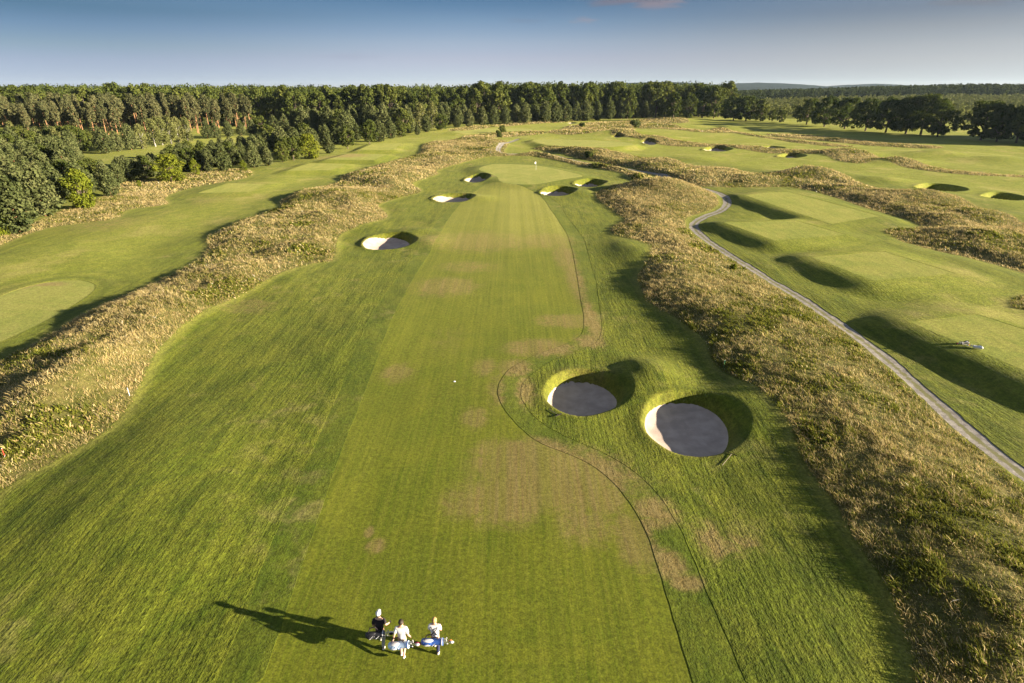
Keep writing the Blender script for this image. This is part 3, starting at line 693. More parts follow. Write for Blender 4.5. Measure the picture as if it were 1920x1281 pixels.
def lobes_to_cards(L, total, size, r, up=0.35):
    """L: (cx,cy,cz,rx,ry,rz) lobes; cards on their outer shells, with a tone per lobe"""
    L = np.asarray(L); w = (L[:, 3] * L[:, 4]) ** 0.9; k = r.choice(len(L), total, p=w / w.sum())
    d = r.normal(0, 1, (total, 3)); d /= np.linalg.norm(d, axis=1, keepdims=True)
    rr = r.uniform(0.45, 1.08, total) ** 0.6
    C = L[k, :3] + d * L[k, 3:] * rr[:, None]
    N = d.copy(); N[:, 2] += up
    lt = r.uniform(0, 1, len(L))
    tone = np.clip(0.55 * lt[k] + 0.45 * r.uniform(0, 1, total), 0, 1)
    return cards(C, N, size, r), tone

def crown_mesh(name, L, total, size, r, up=0.35):
    V, tone = lobes_to_cards(L, total, size, r, up)
    me = quads_mesh(name, V)
    at = me.attributes.new('tone', 'FLOAT', 'FACE'); at.data.foreach_set('value', tone.astype(np.float32))
    return me

def young_pine(r, h=9.0):
    L = []
    wmax = h * r.uniform(0.25, 0.32); bulge = r.uniform(0.25, 0.40)
    n = int(54)
    for i in range(n):
        f = (i + r.uniform(0, 1)) / n
        z = h * (0.04 + 0.94 * f)
        prof = (f / bulge) ** 0.5 if f < bulge else max(0.0, 1 - ((f - bulge) / (1 - bulge)) ** 1.35)
        rr = wmax * (0.08 + 0.92 * prof) * r.uniform(0.78, 1.12)
        a = i * 2.4 + r.uniform(-.4, .4)
        s = h * r.uniform(0.055, 0.088) * (0.65 + 0.5 * prof)
        L.append((math.cos(a) * rr * 0.80, math.sin(a) * rr * 0.80, z, s * 1.15, s * 1.15, s * r.uniform(0.9, 1.6)))
    for i in range(14):
        f = r.uniform(0.1, 0.85); L.append((r.normal(0, .05) * h, r.normal(0, .05) * h, h * f, h * .10, h * .10, h * .09))
    for i in range(10):
        f = r.uniform(0.55, 1.0); a = r.uniform(0, 6.28); q = wmax * (1 - f) * 0.9
        L.append((math.cos(a) * q, math.sin(a) * q, h * (f * 0.95 + 0.07), h * .018, h * .018, h * .07))
    tr = [([(0, 0, -0.5), (0.05, 0, h * .3), (0, 0.05, h * .65), (0, 0, h * .97)], [h * .022, h * .018, h * .011, h * .003])]
    return L, tr, 'pinebark'

def tall_pine(r, h=17.0):
    L = []; sway = r.normal(0, 0.25, 2)
    c0 = r.uniform(0.40, 0.60)
    for i in range(46):
        f = c0 + (1 - c0) * ((i + r.uniform(0, 1)) / 46)
        g = (f - c0) / (1 - c0)
        rr = h * 0.092 * (0.35 + math.sin(min(g * 1.25 + .2, 1.3) * 2.2) * 0.75) * r.uniform(0.55, 1.15) * (1.0 if g < .75 else .7)
        a = i * 2.4 + r.uniform(-.5, .5); s = h * r.uniform(0.026, 0.044)
        L.append((math.cos(a) * rr + sway[0] * f, math.sin(a) * rr + sway[1] * f, h * f, s * 1.3, s * 1.3, s * 0.95))
    for i in range(16):                                              # dead lower twigs
        f = r.uniform(0.22, c0); a = r.uniform(0, 6.28); q = h * .05
        L.append((math.cos(a) * q, math.sin(a) * q, h * f, h * .018, h * .018, h * .012))
    tr = [([(0, 0, -0.5), (sway[0] * .2, 0, h * .3), (sway[0] * .6, sway[1] * .6, h * .6), (sway[0], sway[1], h * .97)], [.20, .17, .13, .03])]
    for i in range(12):
        f = r.uniform(0.3, 0.85); a = r.uniform(0, 6.28); q = h * r.uniform(.06, .11)
        tr.append(([(sway[0] * f, sway[1] * f, h * f), (math.cos(a) * q * .6, math.sin(a) * q * .6, h * f + .2), (math.cos(a) * q, math.sin(a) * q, h * f + .5)], [.05, .04, .015]))
    return L, tr, 'pinebark'

def broad_tree(r, h=11.0, wide=0.36, base=0.08, nl=60, lob=0.075):
    L = []
    for i in range(nl):
        f = r.uniform(0, 1) ** 0.85
        z = base + (1 - base) * f
        prof = math.sin(math.pi * min(1, 0.16 + 0.80 * f)) ** 0.7
        rr = h * wide * prof * r.uniform(0.45, 1.05); a = i * 2.4 + r.uniform(-.6, .6)
        s = h * lob * r.uniform(0.7, 1.3)
        L.append((math.cos(a) * rr, math.sin(a) * rr, h * (z * 0.94), s * 1.15, s * 1.15, s * .9))
    tr = [([(0, 0, -0.5), (0.1, 0, h * .25), (0, 0.1, h * .5), (0, 0, h * .8)], [h * .024, h * .02, h * .013, h * .004])]
    for i in range(9):
        a = i * 2.4; f = r.uniform(.2, .5); q = h * wide * r.uniform(.5, .8)
        tr.append(([(0, 0, h * f), (math.cos(a) * q * .5, math.sin(a) * q * .5, h * (f + .12)), (math.cos(a) * q, math.sin(a) * q, h * (f + .3))], [h * .010, h * .007, h * .002]))
    return L, tr, 'bark'

def birch_tree(r, h=11.0):
    L, tr, _ = broad_tree(r, h, 0.22, 0.05, 60, 0.06)
    L = [(x, y, z, a * .85, b * .85, c * 2.0) for x, y, z, a, b, c in L]
    return L, [(p, [q * .8 for q in rd]) for p, rd in tr], 'birchbark'

def oak_tree(r, h=15.0):
    L = []
    for i in range(90):
        f = r.uniform(0, 1)
        z = 0.12 + 0.85 * f
        prof = math.sin(math.pi * min(1, 0.22 + 0.72 * f)) ** 0.6
        rr = h * 0.60 * prof * r.uniform(0.35, 1.05); a = i * 2.4 + r.uniform(-.6, .6)
        s = h * r.uniform(0.055, 0.10)
        L.append((math.cos(a) * rr, math.sin(a) * rr, h * z * .97, s * 1.3, s * 1.3, s * .85))
    tr = [([(0, 0, -0.6), (0.1, 0, h * .12), (0.2, 0.1, h * .28), (0, 0, h * .7)], [.55, .42, .34, .06])]
    for i in range(12):
        a = i * 2.4; f = r.uniform(.13, .34); q = h * r.uniform(.25, .45)
        tr.append(([(0, 0, h * f), (math.cos(a) * q * .5, math.sin(a) * q * .5, h * (f + .10)), (math.cos(a) * q, math.sin(a) * q, h * (f + .2))], [.22, .15, .05]))
    return L, tr, 'bark'

PROTO = {}
def protos(kind, fn, n, mat, total, size, seed, up=0.35):
    out = []
    for i in range(n):
        r = np.random.default_rng(seed + i)
        L, tr, bm_ = fn(r)
        cm = crown_mesh(kind + '_crown', L, total, size, r, up); cm.materials.append(M[mat])
        tm = quads_mesh(kind + '_trunk', tubes(tr), True); tm.materials.append(M[bm_])
        out.append((tm, cm))
    PROTO[kind] = out

protos('young_pine', young_pine, 6, 'pine', 4200, 0.25, 100, 0.6)
protos('tall_pine', tall_pine, 5, 'tallpine', 2600, 0.30, 200, 0.5)
protos('leafy_tree', lambda r: broad_tree(r, 11, r.uniform(.30, .38)), 5, 'broad', 3600, 0.32, 300)
protos('lime_tree', lambda r: broad_tree(r, 8, r.uniform(.32, .40), .03, 50, .105), 3, 'lime', 3400, 0.24, 400)
protos('birch_tree', birch_tree, 4, 'birch', 3200, 0.25, 500, 0.0)
protos('oak_tree', oak_tree, 5, 'oak', 6500, 0.42, 600)
PH = {'young_pine': 9.0, 'tall_pine': 17.0, 'leafy_tree': 11.0, 'lime_tree': 8.0, 'birch_tree': 11.0, 'oak_tree': 15.0}
NAMES = {'young_pine': 'pine_tree', 'tall_pine': 'pine_tree', 'leafy_tree': 'leafy_tree', 'lime_tree': 'leafy_tree', 'birch_tree': 'birch_tree', 'oak_tree': 'oak_tree'}
CATS = {'pine_tree': 'pine tree', 'leafy_tree': 'tree', 'birch_tree': 'birch tree', 'oak_tree': 'oak tree'}
tr_rng = random.Random(5)
TREE_XY = []

def tree(kind, x, y, h, label, group, z=None, wide=1.0, variant=None):
    if z is None: z = float(ground_z(x, y))
    tm, cm = PROTO[kind][tr_rng.randrange(len(PROTO[kind])) if variant is None else variant % len(PROTO[kind])]
    s = h / PH[kind]
    nm = NAMES[kind]
    root = empty(nm, (x, y, z), tr_rng.uniform(0, 6.28), (s * wide, s * wide, s))
    tag(root, label, CATS[nm], group)
    a = bpy.data.objects.new('trunk', tm); b = bpy.data.objects.new('crown', cm)
    for o in (a, b): COL.objects.link(o); o.parent = root
    TREE_XY.append((x, y))
    return root

def tree_px(kind, bx, by, ty, label, group=None, wide=1.0):
    """base at photo pixel (bx, by), top at photo row ty"""
    X, Y, z = on(bx, by)
    dep = TH - math.atan((CY - ty) / F)
    zc = Y * math.cos(TH) + (HC - z) * math.sin(TH)
    # height whose top projects to ty
    dy = CY - ty
    top = HC + Y * (dy * math.cos(TH) - F * math.sin(TH)) / (F * math.cos(TH) + dy * math.sin(TH))
    return tree(kind, X, Y, max(1.0, top - z), label, group, z, wide)

# ---- front of the left wood, one by one (named by what sets each apart)
FRONT = [
 ('young_pine', 86, 405, 306, 'tall bushy pine left of the bright green tree, its side full of light', 1.05),
 ('young_pine', 40, 437, 330, 'lowest bushy pine at the left end of the wood, foliage to the ground', 1.15),
 ('lime_tree', 160, 391, 318, 'bright green round tree alone before the pines, left of the tan grass', .95),
 ('young_pine', 208, 368, 312, 'bushy pine directly right of the bright green round tree', 1.1),
 ('lime_tree', 0, 442, 385, 'bright green low tree cut by the left edge of the photo', 1.0),
 ('lime_tree', 262, 350, 338, 'small yellow green bush at the edge of the tan grass', 1.0),
 ('lime_tree', 322, 341, 288, 'broad yellow green tree in the middle of the left tree belt', 1.45),
 ('lime_tree', 368, 328, 298, 'small pointed green tree right of the broad yellow green one', .8),
 ('young_pine', 394, 322, 293, 'short dense pine with a round top in the left tree belt', 1.1),
 ('young_pine', 421, 321, 270, 'tall pointed pine rising from the left tree belt', 1.0),
 ('lime_tree', 457, 320, 301, 'small round yellow bush tree beside a bare red pine trunk', 1.0),
 ('young_pine', 477, 314, 264, 'pine showing its reddish trunk beside the small yellow bush', 1.15),
 ('young_pine', 503, 311, 274, 'dark round pine behind the left corner of the far lawn tee', 1.2),
 ('leafy_tree', 530, 304, 266, 'rounded green tree beside the far lawn tee', .95),
 ('leafy_tree', 551, 301, 258, 'taller rounded green tree left of the bright yellow green one', .95),
 ('lime_tree', 581, 298, 250, 'tallest bright yellow green tree right of the far lawn tee', 1.1),
 ('young_pine', 618, 288, 258, 'grey green round pine right of the tallest bright tree', 1.25),
 ('leafy_tree', 652, 279, 235, 'leafy tree at the bend of the wood beside the lawn tees', 1.05)]
for k, bx, by, ty, lab, wd in FRONT: tree_px(k, bx, by, ty, lab, 'trees along the front of the left wood', wd)
EDGE = [(693, 271, 222), (712, 266, 226), (733, 260, 222), (752, 257, 226), (783, 253, 234), (800, 248, 214), (828, 244, 213), (857, 239, 216), (880, 238, 205), (905, 236, 200), (925, 234, 197),
        (948, 233, 199), (968, 231, 194), (985, 231, 192), (1003, 230, 191), (1022, 230, 189), (1042, 229, 190), (1060, 228, 188), (1080, 227, 190), (1098, 227, 188), (1120, 226, 190), (1142, 224, 188), (1165, 223, 186), (1188, 222, 187), (1208, 221, 188)]
for i, (bx, by, ty) in enumerate(EDGE):
    kd = 'young_pine' if bx > 850 or i % 3 else 'leafy_tree'
    lab = 'bushy pine in the straight row along the far side of the lawn' if bx > 850 else ('young pine along the wood edge left of the far lawn' if kd == 'young_pine' else 'leafy tree between pines along the wood edge left of the far lawn')
    tree_px(kd, bx, by, ty, lab, 'pines in the far row' if bx > 850 else 'trees along the wood edge', tr_rng.uniform(1.05, 1.35))
# ---- behind the narrow lawn clearing on the left
CLEAR = [('young_pine', 200, 288, 241), ('young_pine', 222, 284, 246), ('young_pine', 247, 281, 232), ('birch_tree', 268, 279, 234), ('birch_tree', 292, 275, 224), ('birch_tree', 305, 272, 220), ('birch_tree', 322, 270, 218),
         ('birch_tree', 336, 267, 221), ('birch_tree', 353, 266, 221), ('young_pine', 390, 260, 228), ('young_pine', 405, 259, 230), ('young_pine', 430, 257, 226), ('young_pine', 453, 255, 228), ('young_pine', 474, 252, 224), ('leafy_tree', 492, 248, 217), ('young_pine', 515, 247, 216), ('young_pine', 535, 246, 214)]
for k, bx, by, ty in CLEAR:
    tree_px(k, bx, by, ty, 'birch with a white trunk behind the narrow lawn clearing' if k == 'birch_tree' else 'young tree at the back edge of the narrow lawn clearing', 'birches behind the clearing' if k == 'birch_tree' else 'trees behind the clearing', 1.25)

def scatter(poly, n, mind, seed, avoid=3.0):
    """random spots inside a world polygon, at least mind apart and off the trees already set"""
    r = random.Random(seed); P = np.asarray(poly, float)
    mn, mx = P.min(0), P.max(0); out = []
    ex = np.array(TREE_XY) if TREE_XY else np.zeros((0, 2))
    tries = 0
    while len(out) < n and tries < n * 40:
        tries += 1
        x, y = r.uniform(mn[0], mx[0]), r.uniform(mn[1], mx[1])
        ins = False
        for i in range(len(P)):
            (ax, ay), (bx, by) = P[i], P[i - 1]
            if (ay > y) != (by > y) and x < (bx - ax) * (y - ay) / (by - ay) + ax: ins = not ins
        if not ins: continue
        if len(ex) and ((ex - (x, y)) ** 2).sum(1).min() < avoid ** 2: continue
        if any((x - a) ** 2 + (y - b) ** 2 < mind ** 2 for a, b in out): continue
        out.append((x, y))
    return out

for i, bx in enumerate(range(222, 500, 13)):
    by = float(np.interp(bx, [222, 300, 400, 500], [349, 335, 318, 303])) - tr_rng.uniform(1, 7)
    kd = 'leafy_tree' if i % 6 == 4 else 'young_pine'
    tree_px(kd, bx + tr_rng.uniform(-3, 3), by, by - float(np.interp(bx, [222, 320, 500], [44, 40, 40])) * tr_rng.uniform(.8, 1.1), 'young tree in the second row of the left tree belt, behind the tan grass', 'second row of the left belt', 1.25)
# belt between the front trees and the clearing
BELT = [px(-40, 425), px(60, 400), px(140, 385), px(215, 358), px(290, 338), px(360, 324), px(400, 317), px(470, 305), px(540, 294), px(600, 285), px(640, 272), px(700, 258), px(620, 266), px(540, 274), px(480, 278), px(380, 293), px(300, 302), px(200, 308), px(100, 304), px(-40, 318)]
for x, y in scatter(BELT, 118, 3.2, 11, 2.8):
    kd = tr_rng.choice(['young_pine'] * 8 + ['leafy_tree'])
    hh = tr_rng.uniform(5.5, 8.2) * (1.0 if y > 120 else 0.95)
    zc = y * math.cos(TH) + HC * math.sin(TH); ix = CX + F * x / zc
    if 150 < ix < 500:                                              # the clearing behind stays in view over these
        yl = np.interp(ix, [150, 257, 300, 350, 400, 480, 500], [300, 293, 281, 264, 259, 253, 251]); dy = CY - yl
        hh = max(2.2, min(hh, (HC + y * (dy * math.cos(TH) - F * math.sin(TH)) / (F * math.cos(TH) + dy * math.sin(TH))) * tr_rng.uniform(.88, 1.04)))
    tree(kd, x, y, hh, 'young pine standing within the left tree belt' if kd == 'young_pine' else 'leafy tree standing among pines within the left tree belt', 'trees within the left belt', None, tr_rng.uniform(1.0, 1.3))
MIDW = [px(640, 268), px(700, 262), px(760, 252), px(830, 240), px(880, 235), px(880, 226), px(760, 232), px(640, 240), px(540, 243), px(560, 250), px(620, 256)]
for x, y in scatter(MIDW, 56, 5.0, 12, 4.2):
    kd = tr_rng.choice(['young_pine'] * 4 + ['birch_tree', 'leafy_tree'])
    tree(kd, x, y, tr_rng.uniform(9.0, 13.0), {'young_pine': 'bushy pine', 'birch_tree': 'pale birch', 'leafy_tree': 'leafy tree'}[kd] + ' in the mixed wood left of the far lawn', 'mixed wood left of the far lawn', None, tr_rng.uniform(1.0, 1.25))
LEFTW = [px(-60, 310), px(60, 300), px(150, 292), px(190, 284), px(200, 276), px(150, 272), px(0, 276), px(-60, 282)]
for x, y in scatter(LEFTW, 38, 6.0, 13, 4.5):
    kd = tr_rng.choice(['young_pine', 'young_pine', 'leafy_tree', 'birch_tree', 'leafy_tree'])
    tree(kd, x, y, tr_rng.uniform(5.5, 8.5), {'young_pine': 'bushy pine', 'birch_tree': 'pale birch', 'leafy_tree': 'leafy tree', 'lime_tree': 'bright green tree'}[kd] + ' below the tall pine stand at far left', 'trees below the tall pines', None, tr_rng.uniform(1.0, 1.3))
# tall pine stand
def wx(x, y): return px(x, y)
STAND = [wx(-70, 268), wx(60, 264), wx(180, 263), wx(260, 258), wx(340, 252), wx(440, 246), wx(480, 242), wx(440, 237), wx(330, 240), wx(200, 245), wx(0, 248), wx(-70, 250)]
for x, y in scatter(STAND, 108, 4.0, 14, 3.0):
    tree('tall_pine', x, y, tr_rng.uniform(13.0, 17.5), 'tall pine with a bare reddish trunk in the left pine stand', 'tall pines of the left stand', None, tr_rng.uniform(0.9, 1.2))
# back wood: the first rows as trees, the rest as one mass
BACK = [(-430, 330), (-330, 322), (-255, 312), (-180, 330), (-120, 345), (-40, 362), (40, 395), (95, 430), (150, 440), (165, 470), (90, 480), (0, 440), (-120, 400), (-250, 370), (-430, 380)]
for x, y in scatter(BACK, 225, 6.4, 15, 4.0):
    kd = 'leafy_tree'
    hh = tr_rng.uniform(15.0, 21.5) + (2.4 if x > -30 else 0)
    tree(kd, x, y, hh, 'tall leafy tree in the high wood at the back' if kd == 'leafy_tree' else 'tall pine in the high wood at the back', 'high wood at the back', None, tr_rng.uniform(0.7, 1.15) if kd == 'leafy_tree' else 1.1)
# right: big trees and the oak row
OAKS = [('leafy_tree', 1262, 223, 172, .9), ('leafy_tree', 1290, 222, 176, 1.0), ('oak_tree', 1316, 221, 160, .85), ('leafy_tree', 1338, 222, 162, .9), ('oak_tree', 1375, 226, 180, .95), ('oak_tree', 1398, 227, 179, .95), ('leafy_tree', 1425, 228, 187, 1.0), ('leafy_tree', 1447, 228, 205, 1.1), ('leafy_tree', 1464, 230, 206, 1.0),
        ('oak_tree', 1512, 234, 184, .85), ('oak_tree', 1545, 238, 180, .85), ('oak_tree', 1583, 242, 182, .82), ('oak_tree', 1622, 246, 184, .85), ('oak_tree', 1660, 249, 182, .85), ('oak_tree', 1698, 251, 180, .85), ('oak_tree', 1726, 253, 176, .9), ('oak_tree', 1757, 257, 192, .8),
        ('oak_tree', 1838, 263, 188, .95), ('oak_tree', 1868, 266, 196, .8), ('oak_tree', 1905, 268, 198, .9), ('oak_tree', 1945, 272, 190, .95)]
OL = {1316: 'tallest dark tree at the left end of the right hand tree line', 1375: 'dark oak left of the gap in the right hand tree line', 1447: 'small round tree in the gap of the right hand tree line', 1464: 'second small tree in the gap, just left of the long oak row',
      1757: 'oak at the right end of the long row, its right side full of light', 1838: 'big dark oak with a clear trunk right of the long row', 1905: 'dark oak at the right edge of the photo', 1512: 'first oak at the left end of the long row'}
for k, bx, by, ty, wd in OAKS:
    tree_px(k, bx, by, ty, OL.get(bx, 'dark spreading oak within the long row on the right' if k == 'oak_tree' else 'dark leafy tree in the right hand tree line'), 'tree line on the right', wd)
# the row goes on out of the picture, its shadows lie on the meadow
for i in range(24):
    x, y = 232 + (i % 8) * 13 + tr_rng.uniform(-3, 3), 212 + (i // 8) * 19 + tr_rng.uniform(-4, 4) - (i % 8) * 0.8
    tree('oak_tree', x, y, 25.0, 'oak of the grove beyond the right edge of the photo', 'oaks beyond the right edge', None, .72)

# ---- far woods as masses
def mass(name, spots, hfun, mat, ncards, size, seed, kind='round', base_z=None):
    r = np.random.default_rng(seed); VS = []; TS = []
    for x, y in spots:
        h = hfun(x, y, r); z = float(ground_z(x, y))
        nl = 12; L = []
        for i in range(nl):
            f = r.uniform(0.25, 1.0)
            if kind == 'round': rr = h * .26 * math.sin(math.pi * min(1, .25 + .68 * f)) * r.uniform(.4, 1.1)
            else: rr = h * .20 * (1.15 - f) * r.uniform(.5, 1.1)
            a = r.uniform(0, 6.28); s = h * r.uniform(.07, .12)
            L.append((x + math.cos(a) * rr, y + math.sin(a) * rr, z + h * f * .94, s * 1.2, s * 1.2, s))
        V, T = lobes_to_cards(L, ncards, size, r, 0.5)
        VS.append(V); TS.append(np.clip(T + r.uniform(-.25, .25), 0, 1))
    me = quads_mesh(name, np.concatenate(VS)); at = me.attributes.new('tone', 'FLOAT', 'FACE')
    at.data.foreach_set('value', np.concatenate(TS).astype(np.float32))
    return link(name, me, mat)

def grid_spots(poly, step, seed):
    r = np.random.default_rng(seed); P = np.asarray(poly, float); mn, mx = P.min(0), P.max(0)
    gx, gy = np.meshgrid(np.arange(mn[0], mx[0], step), np.arange(mn[1], mx[1], step))
    x = (gx + r.uniform(-.45, .45, gx.shape) * step).ravel(); y = (gy + r.uniform(-.45, .45, gy.shape) * step).ravel()
    m = sdf(x, y, P, 1.0) > 0
    return np.stack([x[m], y[m]], 1)
BACK2 = [(-600, 380), (-430, 372), (-250, 372), (-120, 402), (0, 442), (90, 482), (165, 472), (185, 520), (160, 640), (-600, 640)]
o = mass('far_wood', grid_spots(BACK2, 7.2, 31), lambda x, y, r: r.uniform(16.5, 22) + (2.2 if x > -30 else 0), M['broad'], 120, 0.75, 32)
tag(o, 'dense high wood of leafy trees and pines closing the view at the back', 'wood', None, 'stuff')
YOUNG = [(165, 455), (250, 380), (330, 330), (420, 300), (520, 330), (620, 500), (700, 760), (330, 800), (230, 620)]
o = mass('young_plantation', grid_spots(YOUNG, 7.5, 33), lambda x, y, r: r.uniform(4.5, 7.5), M['birch'], 70, 0.75, 34)
tag(o, 'low pale green young plantation behind the oak row', 'plantation', None, 'stuff')
FARD = [(150, 640), (230, 625), (330, 805), (560, 800), (720, 770), (1100, 900), (1150, 1150), (100, 1150), (-200, 1000), (-200, 660)]
o = mass('far_pine_wood', grid_spots(FARD, 10.0, 35), lambda x, y, r: r.uniform(11.5, 15.5), M['darkpine'], 70, 1.15, 36, 'cone')
tag(o, 'dark distant pine wood along the horizon on the right', 'wood', None, 'stuff')
RISE = [(560, 560), (640, 520), (900, 620), (1150, 900), (720, 770), (620, 700)]
o = mass('hillside_wood', grid_spots(RISE, 8.5, 37), lambda x, y, r: r.uniform(15, 19), M['darkpine'], 80, 1.0, 38, 'cone')
tag(o, 'dark wood on the low hill at the right end of the horizon', 'wood', None, 'stuff')
# low hills on the horizon
for k, (x0, y0, wdt, hh) in enumerate([(900, 3900, 900, 46), (1700, 4300, 800, 44), (2600, 4500, 700, 38)]):
    n = 64; a = np.linspace(-1.6, 1.6, n); Vv = []
    X, Y2 = np.meshgrid(a, a); H = hh * np.exp(-(X ** 2 + Y2 ** 2) * 2.2) * (1 + 0.1 * fbm(X * 900, Y2 * 900, 220, 60 + k)) + 2.5 * fbm(X * 900, Y2 * 900, 60, 66 + k) - 1.5
    P = np.stack([x0 + X * wdt, y0 + Y2 * wdt * .6, H], -1)
    Qd = np.stack([P[:-1, :-1], P[:-1, 1:], P[1:, 1:], P[1:, :-1]], 2).reshape(-1, 4, 3)
    me = quads_mesh('hill', Qd, True)
    ho = link('hill', me, plain('hill_woods%d' % k, (0.014, 0.022, 0.016), 1.0, 0.0, 0.3, 0.02)); ho['kind'] = 'structure'
# ------------------------------------------------------------------ people and small things
def skin_mesh(name, verts, edges, radii, sub=2, root=0, smooth=True):
    """one continuous surface grown round connected joints"""
    me = bpy.data.meshes.new(name + '_frame'); me.from_pydata([tuple(v) for v in verts], edges, [])
    ob = bpy.data.objects.new(name + '_frame', me); COL.objects.link(ob)
    sk = ob.modifiers.new('skin', 'SKIN'); sk.use_smooth_shade = True
    for i, d in enumerate(me.skin_vertices[0].data):
        r = radii[i]; d.radius = (r, r) if not hasattr(r, '__len__') else r
        d.use_root = (i == root)
    ss = ob.modifiers.new('sub', 'SUBSURF'); ss.levels = sub; ss.render_levels = sub
    dg = bpy.context.evaluated_depsgraph_get(); ev = ob.evaluated_get(dg)
    out = bpy.data.meshes.new_from_object(ev); out.name = name
    bpy.data.objects.remove(ob); bpy.data.meshes.remove(me)
    return out

M['skin'] = plain('skin', (0.50, 0.30, 0.21), 0.6, 0.3, 0.06)
M['white_cloth'] = plain('white_cloth', (0.56, 0.56, 0.57), 0.9, 0.1, 0.05)
M['black_cloth'] = plain('black_cloth', (0.022, 0.018, 0.020), 0.85, 0.15, 0.2)
M['grey_cloth'] = plain('grey_cloth', (0.27, 0.27, 0.25), 0.9, 0.1, 0.1)
M['navy_cloth'] = plain('navy_cloth', (0.025, 0.03, 0.075), 0.85, 0.15, 0.1)
M['maroon_cloth'] = plain('maroon_cloth', (0.16, 0.02, 0.045), 0.85, 0.1, 0.1)
M['khaki_cloth'] = plain('khaki_cloth', (0.46, 0.41, 0.36), 0.9, 0.1, 0.05)
M['dark_hair'] = plain('dark_hair', (0.025, 0.018, 0.012), 0.6, 0.3, 0.2)
M['blond_hair'] = plain('blond_hair', (0.36, 0.22, 0.09), 0.6, 0.3, 0.2)
M['bag_black'] = plain('bag_black', (0.014, 0.014, 0.018), 0.55, 0.4, 0.1)
M['bag_blue'] = plain('bag_blue', (0.03, 0.09, 0.34), 0.55, 0.4, 0.1)
M['bag_pale'] = plain('bag_pale', (0.42, 0.55, 0.72), 0.55, 0.4, 0.1)
M['white_plastic'] = plain('white_plastic', (0.62, 0.62, 0.62), 0.4, 0.5, 0.02)
M['steel'] = plain('steel', (0.45, 0.45, 0.46), 0.3, 0.5, 0.05)
M['orange_knit'] = plain('orange_knit', (0.50, 0.20, 0.05), 0.9, 0.1, 0.2)
M['wood_grey'] = plain('weathered_wood', (0.20, 0.17, 0.13), 0.9, 0.1, 0.2)

def ell(cx, cy, cz, rx, ry, rz, seg=14):
    bm = bmesh.new(); bmesh.ops.create_uvsphere(bm, u_segments=seg, v_segments=seg // 2 + 2, radius=1.0)
    for v in bm.verts: v.co = Vector((v.co.x * rx + cx, v.co.y * ry + cy, v.co.z * rz + cz))
    return bm
def bm_obj(name, bm, mat, parent):
    me = bpy.data.meshes.new(name); bm.to_mesh(me); bm.free()
    for p in me.polygons: p.use_smooth = True
    return link(name, me, mat, parent)

def finger_chain(w, tip_dir, side, vs, es, rs, iw):
    """palm, four bent fingers of unequal length and a thumb from the side of the palm"""
    w = Vector(w); d = Vector(tip_dir).normalized(); s = Vector(side).normalized(); n = d.cross(s)
    vs.append(w + d * 0.055); es.append((iw, len(vs) - 1)); rs.append((0.036, 0.018)); ip = len(vs) - 1
    for k, (off, L) in enumerate(((-.030, .065), (-.010, .078), (.010, .074), (.030, .060))):
        a = vs[ip] + s * off + d * .028
        vs.append(a); es.append((ip, len(vs) - 1)); rs.append(.0105); b = len(vs) - 1
        vs.append(a + d * L * .55 + n * L * .18); es.append((b, len(vs) - 1)); rs.append(.0095); c = len(vs) - 1
        vs.append(a + d * L * .85 + n * L * .60); es.append((c, len(vs) - 1)); rs.append(.0080)
    a = w + d * .025 + s * (-.038)
    vs.append(a); es.append((ip, len(vs) - 1)); rs.append(.012); b = len(vs) - 1
    vs.append(a + d * .045 - s * .022 + n * .012); es.append((b, len(vs) - 1)); rs.append(.0095)

